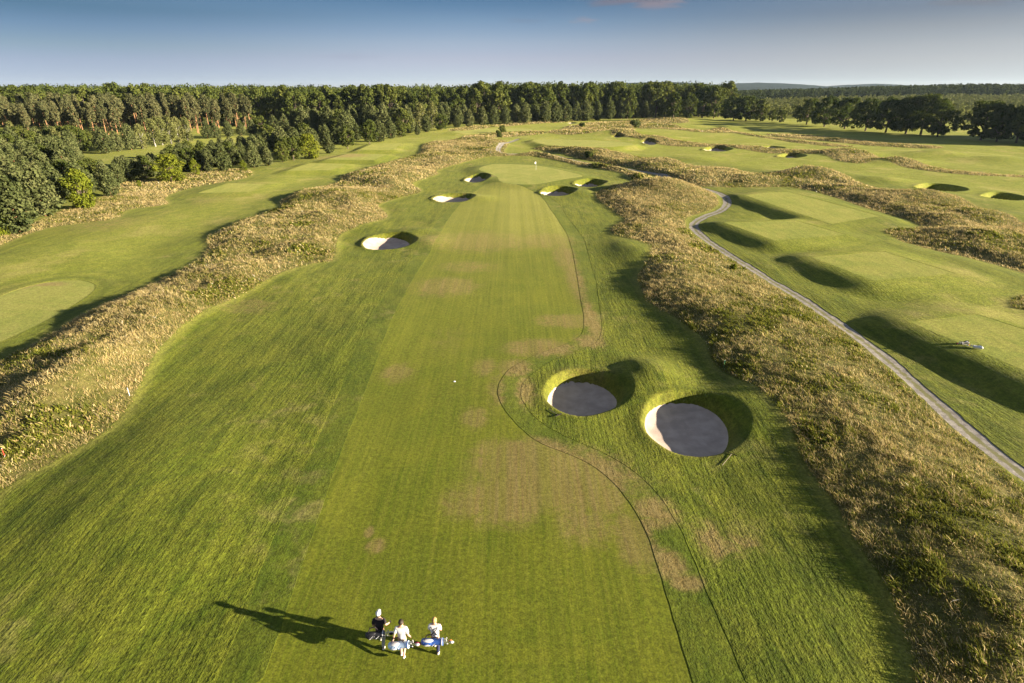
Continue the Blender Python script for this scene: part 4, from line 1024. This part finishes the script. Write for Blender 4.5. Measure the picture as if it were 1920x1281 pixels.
def person(loc, rz, pose, h, label, shirt, lower, shoes, hairm, cap=None, bare_legs=False):
    P = {k: Vector(v) for k, v in pose.items()}
    order = ['pelvis', 'waist', 'chest', 'neck', 'jaw', 'head', 'crown']
    vs = [P[k] for k in order]; rs = [(.15, .115), (.135, .10), (.165, .11), .058, (.070, .085), (.078, .098), (.052, .066)]
    es = [(i, i + 1) for i in range(6)]
    nose = P['head'] + Vector((0, .105, -.02)); vs.append(nose); es.append((5, 7)); rs.append(.016)
    for sx in (-1, 1):
        vs.append(P['head'] + Vector((sx * .090, -.005, -.01))); es.append((5, len(vs) - 1)); rs.append((.012, .024))
    for sd, sx in (('l', -1), ('r', 1)):
        vs.append(P['sh_' + sd]); es.append((2, len(vs) - 1)); rs.append(.062); a = len(vs) - 1
        vs.append(P['el_' + sd]); es.append((a, len(vs) - 1)); rs.append(.043); b = len(vs) - 1
        vs.append(P['wr_' + sd]); es.append((b, len(vs) - 1)); rs.append(.029); c = len(vs) - 1
        dirn = (P['wr_' + sd] - P['el_' + sd]).normalized()
        side = dirn.cross(Vector((sx, 0.2, 0.1))).normalized()
        finger_chain(P['wr_' + sd], dirn, side, vs, es, rs, c)
        vs.append(P['hip_' + sd]); es.append((0, len(vs) - 1)); rs.append(.092); a = len(vs) - 1
        vs.append(P['kn_' + sd]); es.append((a, len(vs) - 1)); rs.append(.060); b = len(vs) - 1
        m = P['kn_' + sd].lerp(P['an_' + sd], .35) + Vector((0, -.015, 0)); vs.append(m); es.append((b, len(vs) - 1)); rs.append(.058); m_ = len(vs) - 1
        vs.append(P['an_' + sd]); es.append((m_, len(vs) - 1)); rs.append(.038); c = len(vs) - 1
        vs.append(P['toe_' + sd]); es.append((c, len(vs) - 1)); rs.append((.042, .028))
    me = skin_mesh('person', vs, es, rs, 2)
    root = link('person', me, M['skin']); root.location = loc; root.rotation_euler = (0, 0, rz); root.scale = (h / 1.8,) * 3
    tag(root, label, 'person', 'golfers walking on the fairway')
    # shirt
    sv = [P['pelvis'] + Vector((0, 0, -.03)), P['waist'], P['chest'], P['neck'] + Vector((0, 0, -.03))]; sr = [(.185, .150), (.165, .128), (.182, .128), (.075, .075)]; se = [(0, 1), (1, 2), (2, 3)]
    for sd in 'lr':
        sv.append(P['sh_' + sd]); se.append((2, len(sv) - 1)); sr.append(.078)
        sv.append(P['sh_' + sd].lerp(P['el_' + sd], .80)); se.append((len(sv) - 2, len(sv) - 1)); sr.append(.068)
    so = link('shirt', skin_mesh('shirt', sv, se, sr, 2), M[shirt], root)
    # collar and hem lines follow from the cut; trousers or shorts
    tv = [P['pelvis'] + Vector((0, 0, .10)), P['pelvis'] + Vector((0, 0, -.04))]; te = [(0, 1)]; tr_ = [(.165, .13), (.165, .135)]
    for sd in 'lr':
        tv.append(P['hip_' + sd]); te.append((1, len(tv) - 1)); tr_.append(.108)
        if bare_legs:
            tv.append(P['hip_' + sd].lerp(P['kn_' + sd], .85)); te.append((len(tv) - 2, len(tv) - 1)); tr_.append(.088)
        else:
            tv.append(P['kn_' + sd]); te.append((len(tv) - 2, len(tv) - 1)); tr_.append(.078)
            tv.append(P['kn_' + sd].lerp(P['an_' + sd], .35) + Vector((0, -.015, 0))); te.append((len(tv) - 2, len(tv) - 1)); tr_.append(.074)
            tv.append(P['an_' + sd] + Vector((0, 0, .03))); te.append((len(tv) - 2, len(tv) - 1)); tr_.append(.062)
    link('shorts' if bare_legs else 'trousers', skin_mesh('trousers', tv, te, tr_, 2), M[lower], root)
    for sd in 'lr':
        a, b = P['an_' + sd], P['toe_' + sd]
        hl = a + (a - b).normalized() * .035 + Vector((0, 0, -.045))
        link('shoe', skin_mesh('shoe', [hl, a.lerp(b, .45) + Vector((0, 0, -.02)), b], [(0, 1), (1, 2)], [(.044, .046), (.050, .045), (.046, .034)], 2), M[shoes], root)
    hd = P['head']
    if cap:
        bm = ell(hd.x, hd.y, hd.z + .045, .100, .122, .095, 18)
        bmesh.ops.delete(bm, geom=[v for v in bm.verts if v.co.z < hd.z + .01], context='VERTS')
        c_ = bm_obj('cap', bm, M[cap], root)
        bm = ell(hd.x, hd.y + .13, hd.z + .03, .075, .085, .010, 14); bm_obj('brim', bm, M[cap], c_)
        bm = ell(hd.x, hd.y - .035, hd.z - .025, .088, .082, .065, 14); bm_obj('hair', bm, M[hairm], root)
    else:
        bm = ell(hd.x, hd.y - .012, hd.z + .035, .097, .116, .100, 18)
        for v in bm.verts:
            v.co += Vector((math.sin(v.co.z * 90 + v.co.x * 60) * .004, math.sin(v.co.x * 80) * .004, 0))
        bmesh.ops.delete(bm, geom=[v for v in bm.verts if v.co.y - hd.y > .055 and v.co.z < hd.z + .045], context='VERTS')
        bm_obj('hair', bm, M[hairm], root)
    return root

def walk(l_fwd, r_fwd, l_lift=0, r_lift=0, arms=None, head=(0, 0)):
    """walking pose facing +Y; forward reach and heel lift of each foot in metres"""
    p = {'pelvis': (0, 0, .94), 'waist': (0, .02, 1.13), 'chest': (0, .05, 1.36), 'neck': (0, .065, 1.52), 'jaw': (0 + head[0] * .3, .085, 1.585), 'head': (head[0], .085 + head[1], 1.665), 'crown': (head[0], .075 + head[1], 1.745),
         'sh_l': (-.185, .04, 1.43), 'sh_r': (.185, .04, 1.43)}
    for sd, sx, fw, lf in (('l', -1, l_fwd, l_lift), ('r', 1, r_fwd, r_lift)):
        p['hip_' + sd] = (sx * .095, 0, .89)
        an = Vector((sx * .085, fw, .075 + lf)); hip = Vector(p['hip_' + sd])
        mid = (an + hip) / 2; L = (hip - an).length; bend = math.sqrt(max(.0009, .422 ** 2 - (L / 2) ** 2))
        p['kn_' + sd] = tuple(mid + Vector((0, bend, 0)) * .95)
        p['an_' + sd] = tuple(an)
        pitch = -lf * 2.2
        p['toe_' + sd] = tuple(an + Vector((sx * .012, .15 * math.cos(pitch), -.045 + .15 * math.sin(pitch))))
    p.update(arms)
    lo = min(p['toe_l'][2], p['toe_r'][2]) - .028
    return {k: (v[0], v[1], v[2] - lo) for k, v in p.items()}

def bag(loc, rz, tilt, body, trim, label, group, covers, length=.86, rad_=.125, stripes='white_cloth', roll=0.0):
    """golf bag; local X runs from the base to the mouth"""
    root = empty('golf_bag', loc); root.rotation_euler = Euler((roll, -tilt, rz)); tag(root, label, 'golf bag', group)
    a = -length * .55; b = length * .45; n = 20
    prof = [(a, .0), (a + .012, rad_ * .55), (a + .05, rad_ * .88), (a + .13, rad_ * 1.0), (a + length * .5, rad_ * .92), (b - .06, rad_ * .95), (b - .02, rad_ * 1.05), (b, rad_ * 1.02), (b - .012, rad_ * .85), (b - .10, rad_ * .80)]
    bm = bmesh.new(); rings = []
    for x, r in prof:
        rings.append([bm.verts.new((x, math.cos(2 * math.pi * k / n) * max(r, .001), math.sin(2 * math.pi * k / n) * max(r, .001) * .92)) for k in range(n)])
    for q, w in zip(rings[:-1], rings[1:]):
        for k in range(n): bm.faces.new((q[k], q[(k + 1) % n], w[(k + 1) % n], w[k]))
    bm_obj('bag_body', bm, M[body], root)
    bm = ell(a + length * .33, -rad_ * .62, .0, length * .27, rad_ * .62, rad_ * .80, 16); pk = bm_obj('pocket', bm, M[body], root)
    bm = ell(a + length * .30, -rad_ * 1.16, .0, length * .16, rad_ * .12, rad_ * .36, 12); bm_obj('patch', bm, M[trim], pk)
    bm = ell(a + length * .34, -rad_ * .1, rad_ * .80, length * .24, rad_ * .55, rad_ * .30, 14); bm_obj('upper_pocket', bm, M[trim], root)
    for x0, w in ((b - .05, .035),):
        bm = bmesh.new(); rr = [[bm.verts.new((x, math.cos(2 * math.pi * k / n) * rad_ * 1.08, math.sin(2 * math.pi * k / n) * rad_ * 1.0)) for k in range(n)] for x in (x0, x0 + w)]
        for k in range(n): bm.faces.new((rr[0][k], rr[0][(k + 1) % n], rr[1][(k + 1) % n], rr[1][k]))
        bm_obj('trim_band', bm, M[stripes], root)
    for s in (-1, 1):                                              # slanting stripes on the side panel
        q = tubes([([(a + .10 + .12 * (s + 1), -rad_ * 1.02 + .02, -rad_ * .62), (a + .20 + .12 * (s + 1), -rad_ * 1.26, 0), (a + .32 + .12 * (s + 1), -rad_ * .92, rad_ * .72)], [.010, .016, .010])], 6)
        link('stripe', quads_mesh('stripe', q, True), M[stripes], root)
    q = tubes([([(a + length * .18, rad_ * .2, rad_ * .95), (a + length * .3, rad_ * 1.0, rad_ * 1.9), (a + length * .55, rad_ * 1.1, rad_ * 2.1), (a + length * .8, rad_ * .2, rad_ * .98)], [.018, .026, .026, .018])], 6)
    link('strap', quads_mesh('strap', q, True), M['black_cloth'], root)
    for k in (-1, 1):
        q = tubes([([(b - .08, k * rad_ * .5, -rad_ * .95), (a + .1, k * rad_ * .7, -rad_ * 1.08)], [.010, .010])], 6)
        link('stand_leg', quads_mesh('stand_leg', q, True), M['steel'], root)
    rr = random.Random(int(abs(loc[0]) * 1000))
    for i in range(9):
        an = 2.4 * i; o_ = rad_ * .55 * math.sqrt((i + .5) / 9)
        y, z = math.cos(an) * o_, math.sin(an) * o_; L = rr.uniform(.10, .20) + (.12 if i < len(covers) else 0)
        cl = link('club', quads_mesh('club', tubes([([(b - .1, y, z), (b + L, y * 1.5, z * 1.5)], [.007, .006])], 6), True), M['steel'], root)
        if i < len(covers):
            bm = ell(b + L + .03, y * 1.6, z * 1.6, .085, .05, .046, 12); bm_obj('head_cover', bm, M[covers[i]], cl)
        else:
            bm = ell(b + L + .01, y * 1.6, z * 1.6 + .02, .018, .014, .045, 10); bm_obj('club_head', bm, M['steel'], cl)
    return root

hang = {'el_l': (-.245, -.03, 1.16), 'wr_l': (-.25, .03, .92), 'el_r': (.245, -.05, 1.17), 'wr_r': (.26, .05, .93)}
bentr = {'el_l': (-.235, .02, 1.17), 'wr_l': (-.20, .16, .98), 'el_r': (.25, .02, 1.18), 'wr_r': (.34, .22, 1.06)}
back = {'el_l': (-.26, -.09, 1.18), 'wr_l': (-.31, -.13, .96), 'el_r': (.26, -.04, 1.18), 'wr_r': (.30, .06, .98)}
fwd = {'el_l': (-.22, .06, 1.19), 'wr_l': (-.17, .27, 1.14), 'el_r': (.23, .05, 1.19), 'wr_r': (.19, .26, 1.14)}
def put(bx, by): X, Y, z = on(bx, by); return (X, Y, z - 0.055)
# the golfers stand on the fairway sheet, a little below the turf's grid
g1 = put(716, 1212); g2 = put(757, 1227); g3 = put(818, 1222)
person(g1, rad(2), walk(.30, -.12, 0.0, .02, bentr), 1.83, 'person in a black shirt, white cap and grey trousers, leftmost of three golfers', 'black_cloth', 'grey_cloth', 'white_plastic', 'dark_hair', 'white_cloth')
person(g2, rad(-3), walk(-.02, -.30, 0.0, .24, back), 1.80, 'dark haired person in a white shirt and shorts, middle of three golfers', 'white_cloth', 'khaki_cloth', 'white_plastic', 'dark_hair', None, True)
person(g3, rad(-1), walk(.26, -.10, 0.0, .02, fwd), 1.78, 'blond person in a white shirt and dark trousers, rightmost of three golfers', 'white_cloth', 'navy_cloth', 'white_plastic', 'blond_hair', None)
def harness(g, rz, h, mat):
    pr = [o for o in S.objects if o.name.startswith('person') and (Vector(o.location) - Vector(g)).length < .01][0]
    q = tubes([([(-.15, .05, 1.50), (-.10, -.085, 1.40), (0, -.105, 1.28), (.12, -.12, 1.10)], [.016] * 4), ([(.15, .05, 1.50), (.10, -.085, 1.40), (0, -.108, 1.28), (-.12, -.12, 1.10)], [.016] * 4)], 6)
    link('bag_harness', quads_mesh('bag_harness', q, True), M[mat], pr)
harness(g3, 0, 1.78, 'black_cloth')
BG = 'golf bags carried across the backs'
bag((g1[0] - .10, g1[1] - .24, g1[2] + 1.00), rad(2), rad(4), 'bag_black', 'bag_black', 'black golf bag with pale stripes on the back of the black shirted golfer', BG, ['white_cloth', 'black_cloth'], .72, .13, 'white_cloth', rad(12))
bag((g2[0] - .05, g2[1] - .26, g2[2] + .90), rad(-3), rad(8), 'bag_pale', 'white_cloth', 'pale blue golf bag with maroon club covers on the middle golfer', BG, ['maroon_cloth', 'white_cloth', 'maroon_cloth'], .80, .135, 'bag_blue', rad(15))
bag((g3[0] - .04, g3[1] - .25, g3[2] + .92), rad(-2), rad(3), 'bag_blue', 'white_cloth', 'dark blue and white golf bag with an orange club cover on the blond golfer', BG, ['orange_knit', 'white_cloth', 'black_cloth'], .84, .13, 'white_cloth', rad(15))
# two bags lying on the nearest tee, and the players beyond the picture whose shadows reach them
BL = 'golf bags lying on the tee'
x, y = px(1808, 646, .95); bag((x, y, .95 + .14), rad(178), rad(-3), 'bag_black', 'white_cloth', 'black and white golf bag lying on the nearest tee', BL, ['maroon_cloth'], .6, .12)
x, y = px(1832, 654, .95); bag((x, y, .95 + .14), rad(140), rad(-2), 'white_cloth', 'bag_pale', 'white and pale blue golf bag lying on the nearest tee', BL, ['white_cloth', 'orange_knit'], .66, .12)
# pin on the green
X, Y = px(1005, 319.5, .36); zg = float(ground_z(X, Y)) - .06
root = empty('flagstick', (X, Y, zg)); tag(root, 'thin flagstick with a white flag standing on the putting green', 'flagstick')
link('pole', quads_mesh('pole', tubes([([(0, 0, -.1), (0, 0, 1.0), (0, 0, 2.15)], [.022, .020, .016])], 8), True), M['white_plastic'], root)
gx, gz = np.meshgrid(np.linspace(0, .62, 12), np.linspace(1.62, 2.1, 6))
gy = .05 * np.sin(gx * 9) * gx / .5; gzz = gz - gx * .12
Pn = np.stack([-gx * .55, gy - .2 * gx, gzz], -1)
Qf = np.stack([Pn[:-1, :-1], Pn[:-1, 1:], Pn[1:, 1:], Pn[1:, :-1]], 2).reshape(-1, 4, 3)
link('flag', np_m := quads_mesh('flag', np.concatenate([Qf, Qf[:, ::-1] + [0, .006, 0]]), True), M['white_cloth'], root)
# white marker on the fairway
X, Y, z = on(852, 715)
root = empty('fairway_marker', (X, Y, z - .055)); tag(root, 'small white marker in the middle of the fairway', 'marker')
bm = ell(0, 0, .03, .10, .07, .05, 14); bm_obj('marker_top', bm, M['white_plastic'], root)
bm = ell(0, 0, .0, .13, .10, .02, 14); bm_obj('marker_base', bm, M['steel'], root)
# rakes by the two large bunkers
def rake(p0, p1, label):
    a = Vector(on(*p0)) ; b = Vector(on(*p1)); a.z += .05; b.z += .05
    d = (b - a); L = min(1.7, max(.9, d.length)); d.normalize(); s = d.cross(Vector((0, 0, 1))).normalized()
    root = empty('bunker_rake', a); tag(root, label, 'rake', 'bunker rakes')
    link('handle', quads_mesh('handle', tubes([([(0, 0, 0), d * L], [.016, .016])], 6), True), M['wood_grey'], root)
    e = d * L
    link('rake_head', quads_mesh('rake_head', tubes([([e - s * .3, e + s * .3], [.025, .025])] + [([e + s * (k * .06 - .27), e + s * (k * .06 - .27) + Vector((0, 0, -.05))], [.008, .005]) for k in range(10)], 6), True), M['black_cloth'], root)
rake((1354, 874), (1372, 852), 'bunker rake lying at the right edge of the largest pot bunker')
rake((1030, 769), (1038, 774), 'bunker rake lying inside the left large pot bunker')
# slim marker posts in the tall grass
def post(bx, by, mat, label):
    X, Y, z = on(bx, by); root = empty('marker_post', (X, Y, z)); tag(root, label, 'marker post', None)
    link('post', quads_mesh('post', tubes([([(0, 0, -.2), (0, 0, .3), (0, 0, .6)], [.02, .02, .018])], 8), True), M[mat], root)
    bm = ell(0, 0, .61, .024, .024, .02, 10); bm_obj('post_cap', bm, M['white_plastic'], root)
M['red_paint'] = plain('red_paint', (0.55, 0.06, 0.03), 0.5, 0.4, 0.05); M['green_paint'] = plain('green_paint', (0.05, 0.22, 0.10), 0.5, 0.4, 0.05)
post(10, 858, 'red_paint', 'red marker post in the tall grass at the left edge of the photo')
post(1357, 689, 'green_paint', 'green marker post at the edge of the tall grass right of the bunkers')
post(243, 742, 'white_plastic', 'white marker post in the tall grass on the left bank')

# ------------------------------------------------------------------ single bushes out on the course
def bush(bx, by, w, h, mat, label):
    X, Y, z = on(bx, by); r = np.random.default_rng(int(bx * 7 + by)); L = []
    for i in range(16):
        a = r.uniform(0, 6.28); q = w * .33 * r.uniform(.2, 1); s = w * r.uniform(.13, .2)
        L.append((math.cos(a) * q, math.sin(a) * q, h * r.uniform(.2, .85), s, s, s * .9))
    root = empty('shrub', (X, Y, z - .05)); tag(root, label, 'shrub')
    link('foliage', crown_mesh('foliage', L, 900, max(.10, w * .055), r), M[mat], root)
    link('stem', quads_mesh('stem', tubes([([(0, 0, -.2), (.05, 0, h * .6)], [.05, .02]), ([(0, 0, 0), (-.2 * w, .1, h * .6)], [.04, .015])], 6), True), M['bark'], root)
bush(1104, 299, 3.6, 1.9, 'oak', 'dark rounded shrub on the grassy bank behind the green')
bush(942, 249, 4.5, 3.2, 'broad', 'small dark shrub standing alone on the far lawn')
bush(936, 259, 4.0, 3.0, 'oak', 'low dark shrub just below the lone one on the far lawn')
bush(1190, 240, 7.0, 4.0, 'pine', 'grey green shrub among the far tan grass')
bush(1092, 238, 4.0, 2.4, 'oak', 'small shrub beside the tiny farthest bunker')
bush(1375, 505, 1.0, .6, 'lime', 'small bright green bush beside the gravel path')
# ------------------------------------------------------------------ tall dry grass
t = NT('tall_grass'); 
rc = t.n('ShaderNodeAttribute', attribute_name='col')
d = t.n('ShaderNodeBsdfDiffuse'); t.l(rc.outputs['Color'], d.inputs[0])
tr = t.n('ShaderNodeBsdfTranslucent'); t.l(rc.outputs['Color'], tr.inputs[0])
ms = t.n('ShaderNodeMixShader'); ms.inputs[0].default_value = 0.42
t.l(d.outputs[0], ms.inputs[1]); t.l(tr.outputs[0], ms.inputs[2]); t.l(ms.outputs[0], t.out.inputs[0])
M['tallgrass'] = t.m

WEEDS = [(*px(x, y), rx, ry) for x, y, rx, ry in [(430, 553, 2.6, 3.0), (385, 570, 2.2, 1.8), (470, 545, 2.2, 2.2), (575, 478, 3.0, 2.6), (520, 400, 3.5, 2.5), (560, 432, 3, 2), (1527, 835, .9, 1.6), (1845, 458, 2.5, 2), (1330, 470, 3.0, 3.5), (1300, 440, 2.5, 3), (1680, 436, 3.0, 2.5), (1205, 338, 5, 5), (1130, 313, 6, 4), (120, 810, 2.2, 1.6), (40, 860, 1.8, 1.4)]]
def blades(n_target, y0, y1, per_m2, wid, hgt, seed, maxd=None):
    r = np.random.default_rng(seed)
    # even in ground area, kept inside the tall-grass outlines and the camera's reach
    k = int(per_m2 * 2.7 * ((y1 + 14) ** 2 - (y0 + 14) ** 2) / 2)
    Yv = np.sqrt(r.uniform((y0 + 14) ** 2, (y1 + 14) ** 2, k)) - 14
    U = r.uniform(-1.12, 1.12, k); X = U * (Yv + 14)
    dn = sample(tall, X, Yv) + 0.07 * r.normal(0, 1, k)
    keep = (dn > 0.02) & (sample(f_path, X, Yv) < -0.15) & (sample(f_tees, X, Yv) < -0.5) & (sample(f_sand, X, Yv) < -0.3)
    cl = fbm(X, Yv, 1.4, 201, 2)
    keep &= r.uniform(0, 1, k) < np.clip(0.85 + 0.55 * cl + .35 * vnoise(X, Yv, .45, 251), 0.35, 1)
    X, Yv, dn, cl = X[keep], Yv[keep], dn[keep], cl[keep]; n = len(X)
    Zv = ground_z(X, Yv)
    green = np.clip(0.47 + 0.75 * fbm(X, Yv, 9, 211, 3) + 0.55 * fbm(X, Yv, 1.8, 221, 2) - 0.25 * sst(45, 120, Yv) + 0.34 * sst(60, 20, Yv) * (X > 0), 0, 1)
    wd = np.zeros(n)
    for wx_, wy_, wr, wr2 in WEEDS:
        wd = np.maximum(wd, np.exp(-(((X - wx_) / wr) ** 2 + ((Yv - wy_) / wr2) ** 2)))
    weeds = sst(0.42, 0.7, fbm(X, Yv, 4.0, 231, 2)) * .45 
    weeds = np.maximum(weeds, sst(.25, .6, wd + .25 * fbm(X, Yv, 1.0, 241, 2)))
    green = np.maximum(green, 0.8 * weeds)
    tuft = vnoise(X, Yv, 0.45, 251)
    h = np.clip(0.75 + 0.55 * tuft, .3, 1.4) * hgt * (1 + 0.10 * weeds) * r.uniform(0.55, 1.25, n) * (0.92 + 0.28 * cl) * sst(-0.1, 0.7, dn + 0.35)
    a = r.uniform(0, 6.283, n)
    lean = r.uniform(0.25, 1.3, n) * h
    la = 2.6 + r.normal(0, 1.0, n)
    dx, dy = np.cos(la) * lean, np.sin(la) * lean
    w = wid * (1 + 0.8 * weeds) * r.uniform(0.6, 1.4, n) * (1 + 0.7 * (green > 0.7))
    ux, uy = np.cos(a) * w / 2, np.sin(a) * w / 2
    B = np.stack([X, Yv, Zv - 0.03], 1)
    Mid = B + np.stack([dx * .35, dy * .35, h * .62], 1)
    T = B + np.stack([dx, dy, h], 1)
    Ux = np.stack([ux, uy, np.zeros(n)], 1)
    V = np.stack([B - Ux * .8, B + Ux * .8, Mid + Ux, T + Ux * .35, T - Ux * .35, Mid - Ux], 1)
    straw = np.array([[0.42, 0.335, 0.150], [0.49, 0.410, 0.215], [0.34, 0.285, 0.105], [0.40, 0.295, 0.13]])
    grn = np.array([[0.110, 0.125, 0.018], [0.150, 0.160, 0.024], [0.090, 0.112, 0.020], [0.185, 0.180, 0.034]])
    s = straw[r.integers(0, 4, n)]; g = grn[r.integers(0, 4, n)]
    pick = (r.uniform(0, 1, n) < green)[:, None]
    c = np.where(pick, g, s) * r.uniform(0.65, 1.2, (n, 1)) * (1 + .18 * vnoise(X, Yv, .9, 261)[:, None])
    fl = r.uniform(0, 1, n) < 0.0008
    c[fl] = (0.7, 0.68, 0.6)
    return V, c
parts = [blades(0, 8, 30, 190, 0.020, 0.27, 301), blades(0, 30, 62, 100, 0.030, 0.28, 302), blades(0, 62, 120, 38, 0.055, 0.30, 303), blades(0, 120, 260, 10.0, 0.12, 0.36, 304), blades(0, 260, 420, 2.2, 0.35, 0.45, 305)]
V = np.concatenate([p[0] for p in parts]); C = np.concatenate([p[1] for p in parts]); n = len(V)
b = np.arange(n)[:, None] * 6
q = np.concatenate([b + [0, 1, 2, 5], b + [5, 2, 3, 4]], 1).reshape(-1)
me = mesh_from('tall_grass', V.reshape(-1, 3), q, np.arange(2 * n) * 4, np.full(2 * n, 4), False)
ca = me.color_attributes.new('col', 'FLOAT_COLOR', 'POINT')
cc = np.ones((n, 6, 4), np.float32); cc[:, :, :3] = C[:, None, :]
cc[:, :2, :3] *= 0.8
ca.data.foreach_set('color', cc.ravel())
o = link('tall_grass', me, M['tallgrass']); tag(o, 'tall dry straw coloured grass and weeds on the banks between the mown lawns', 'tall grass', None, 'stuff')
print('blades', n)
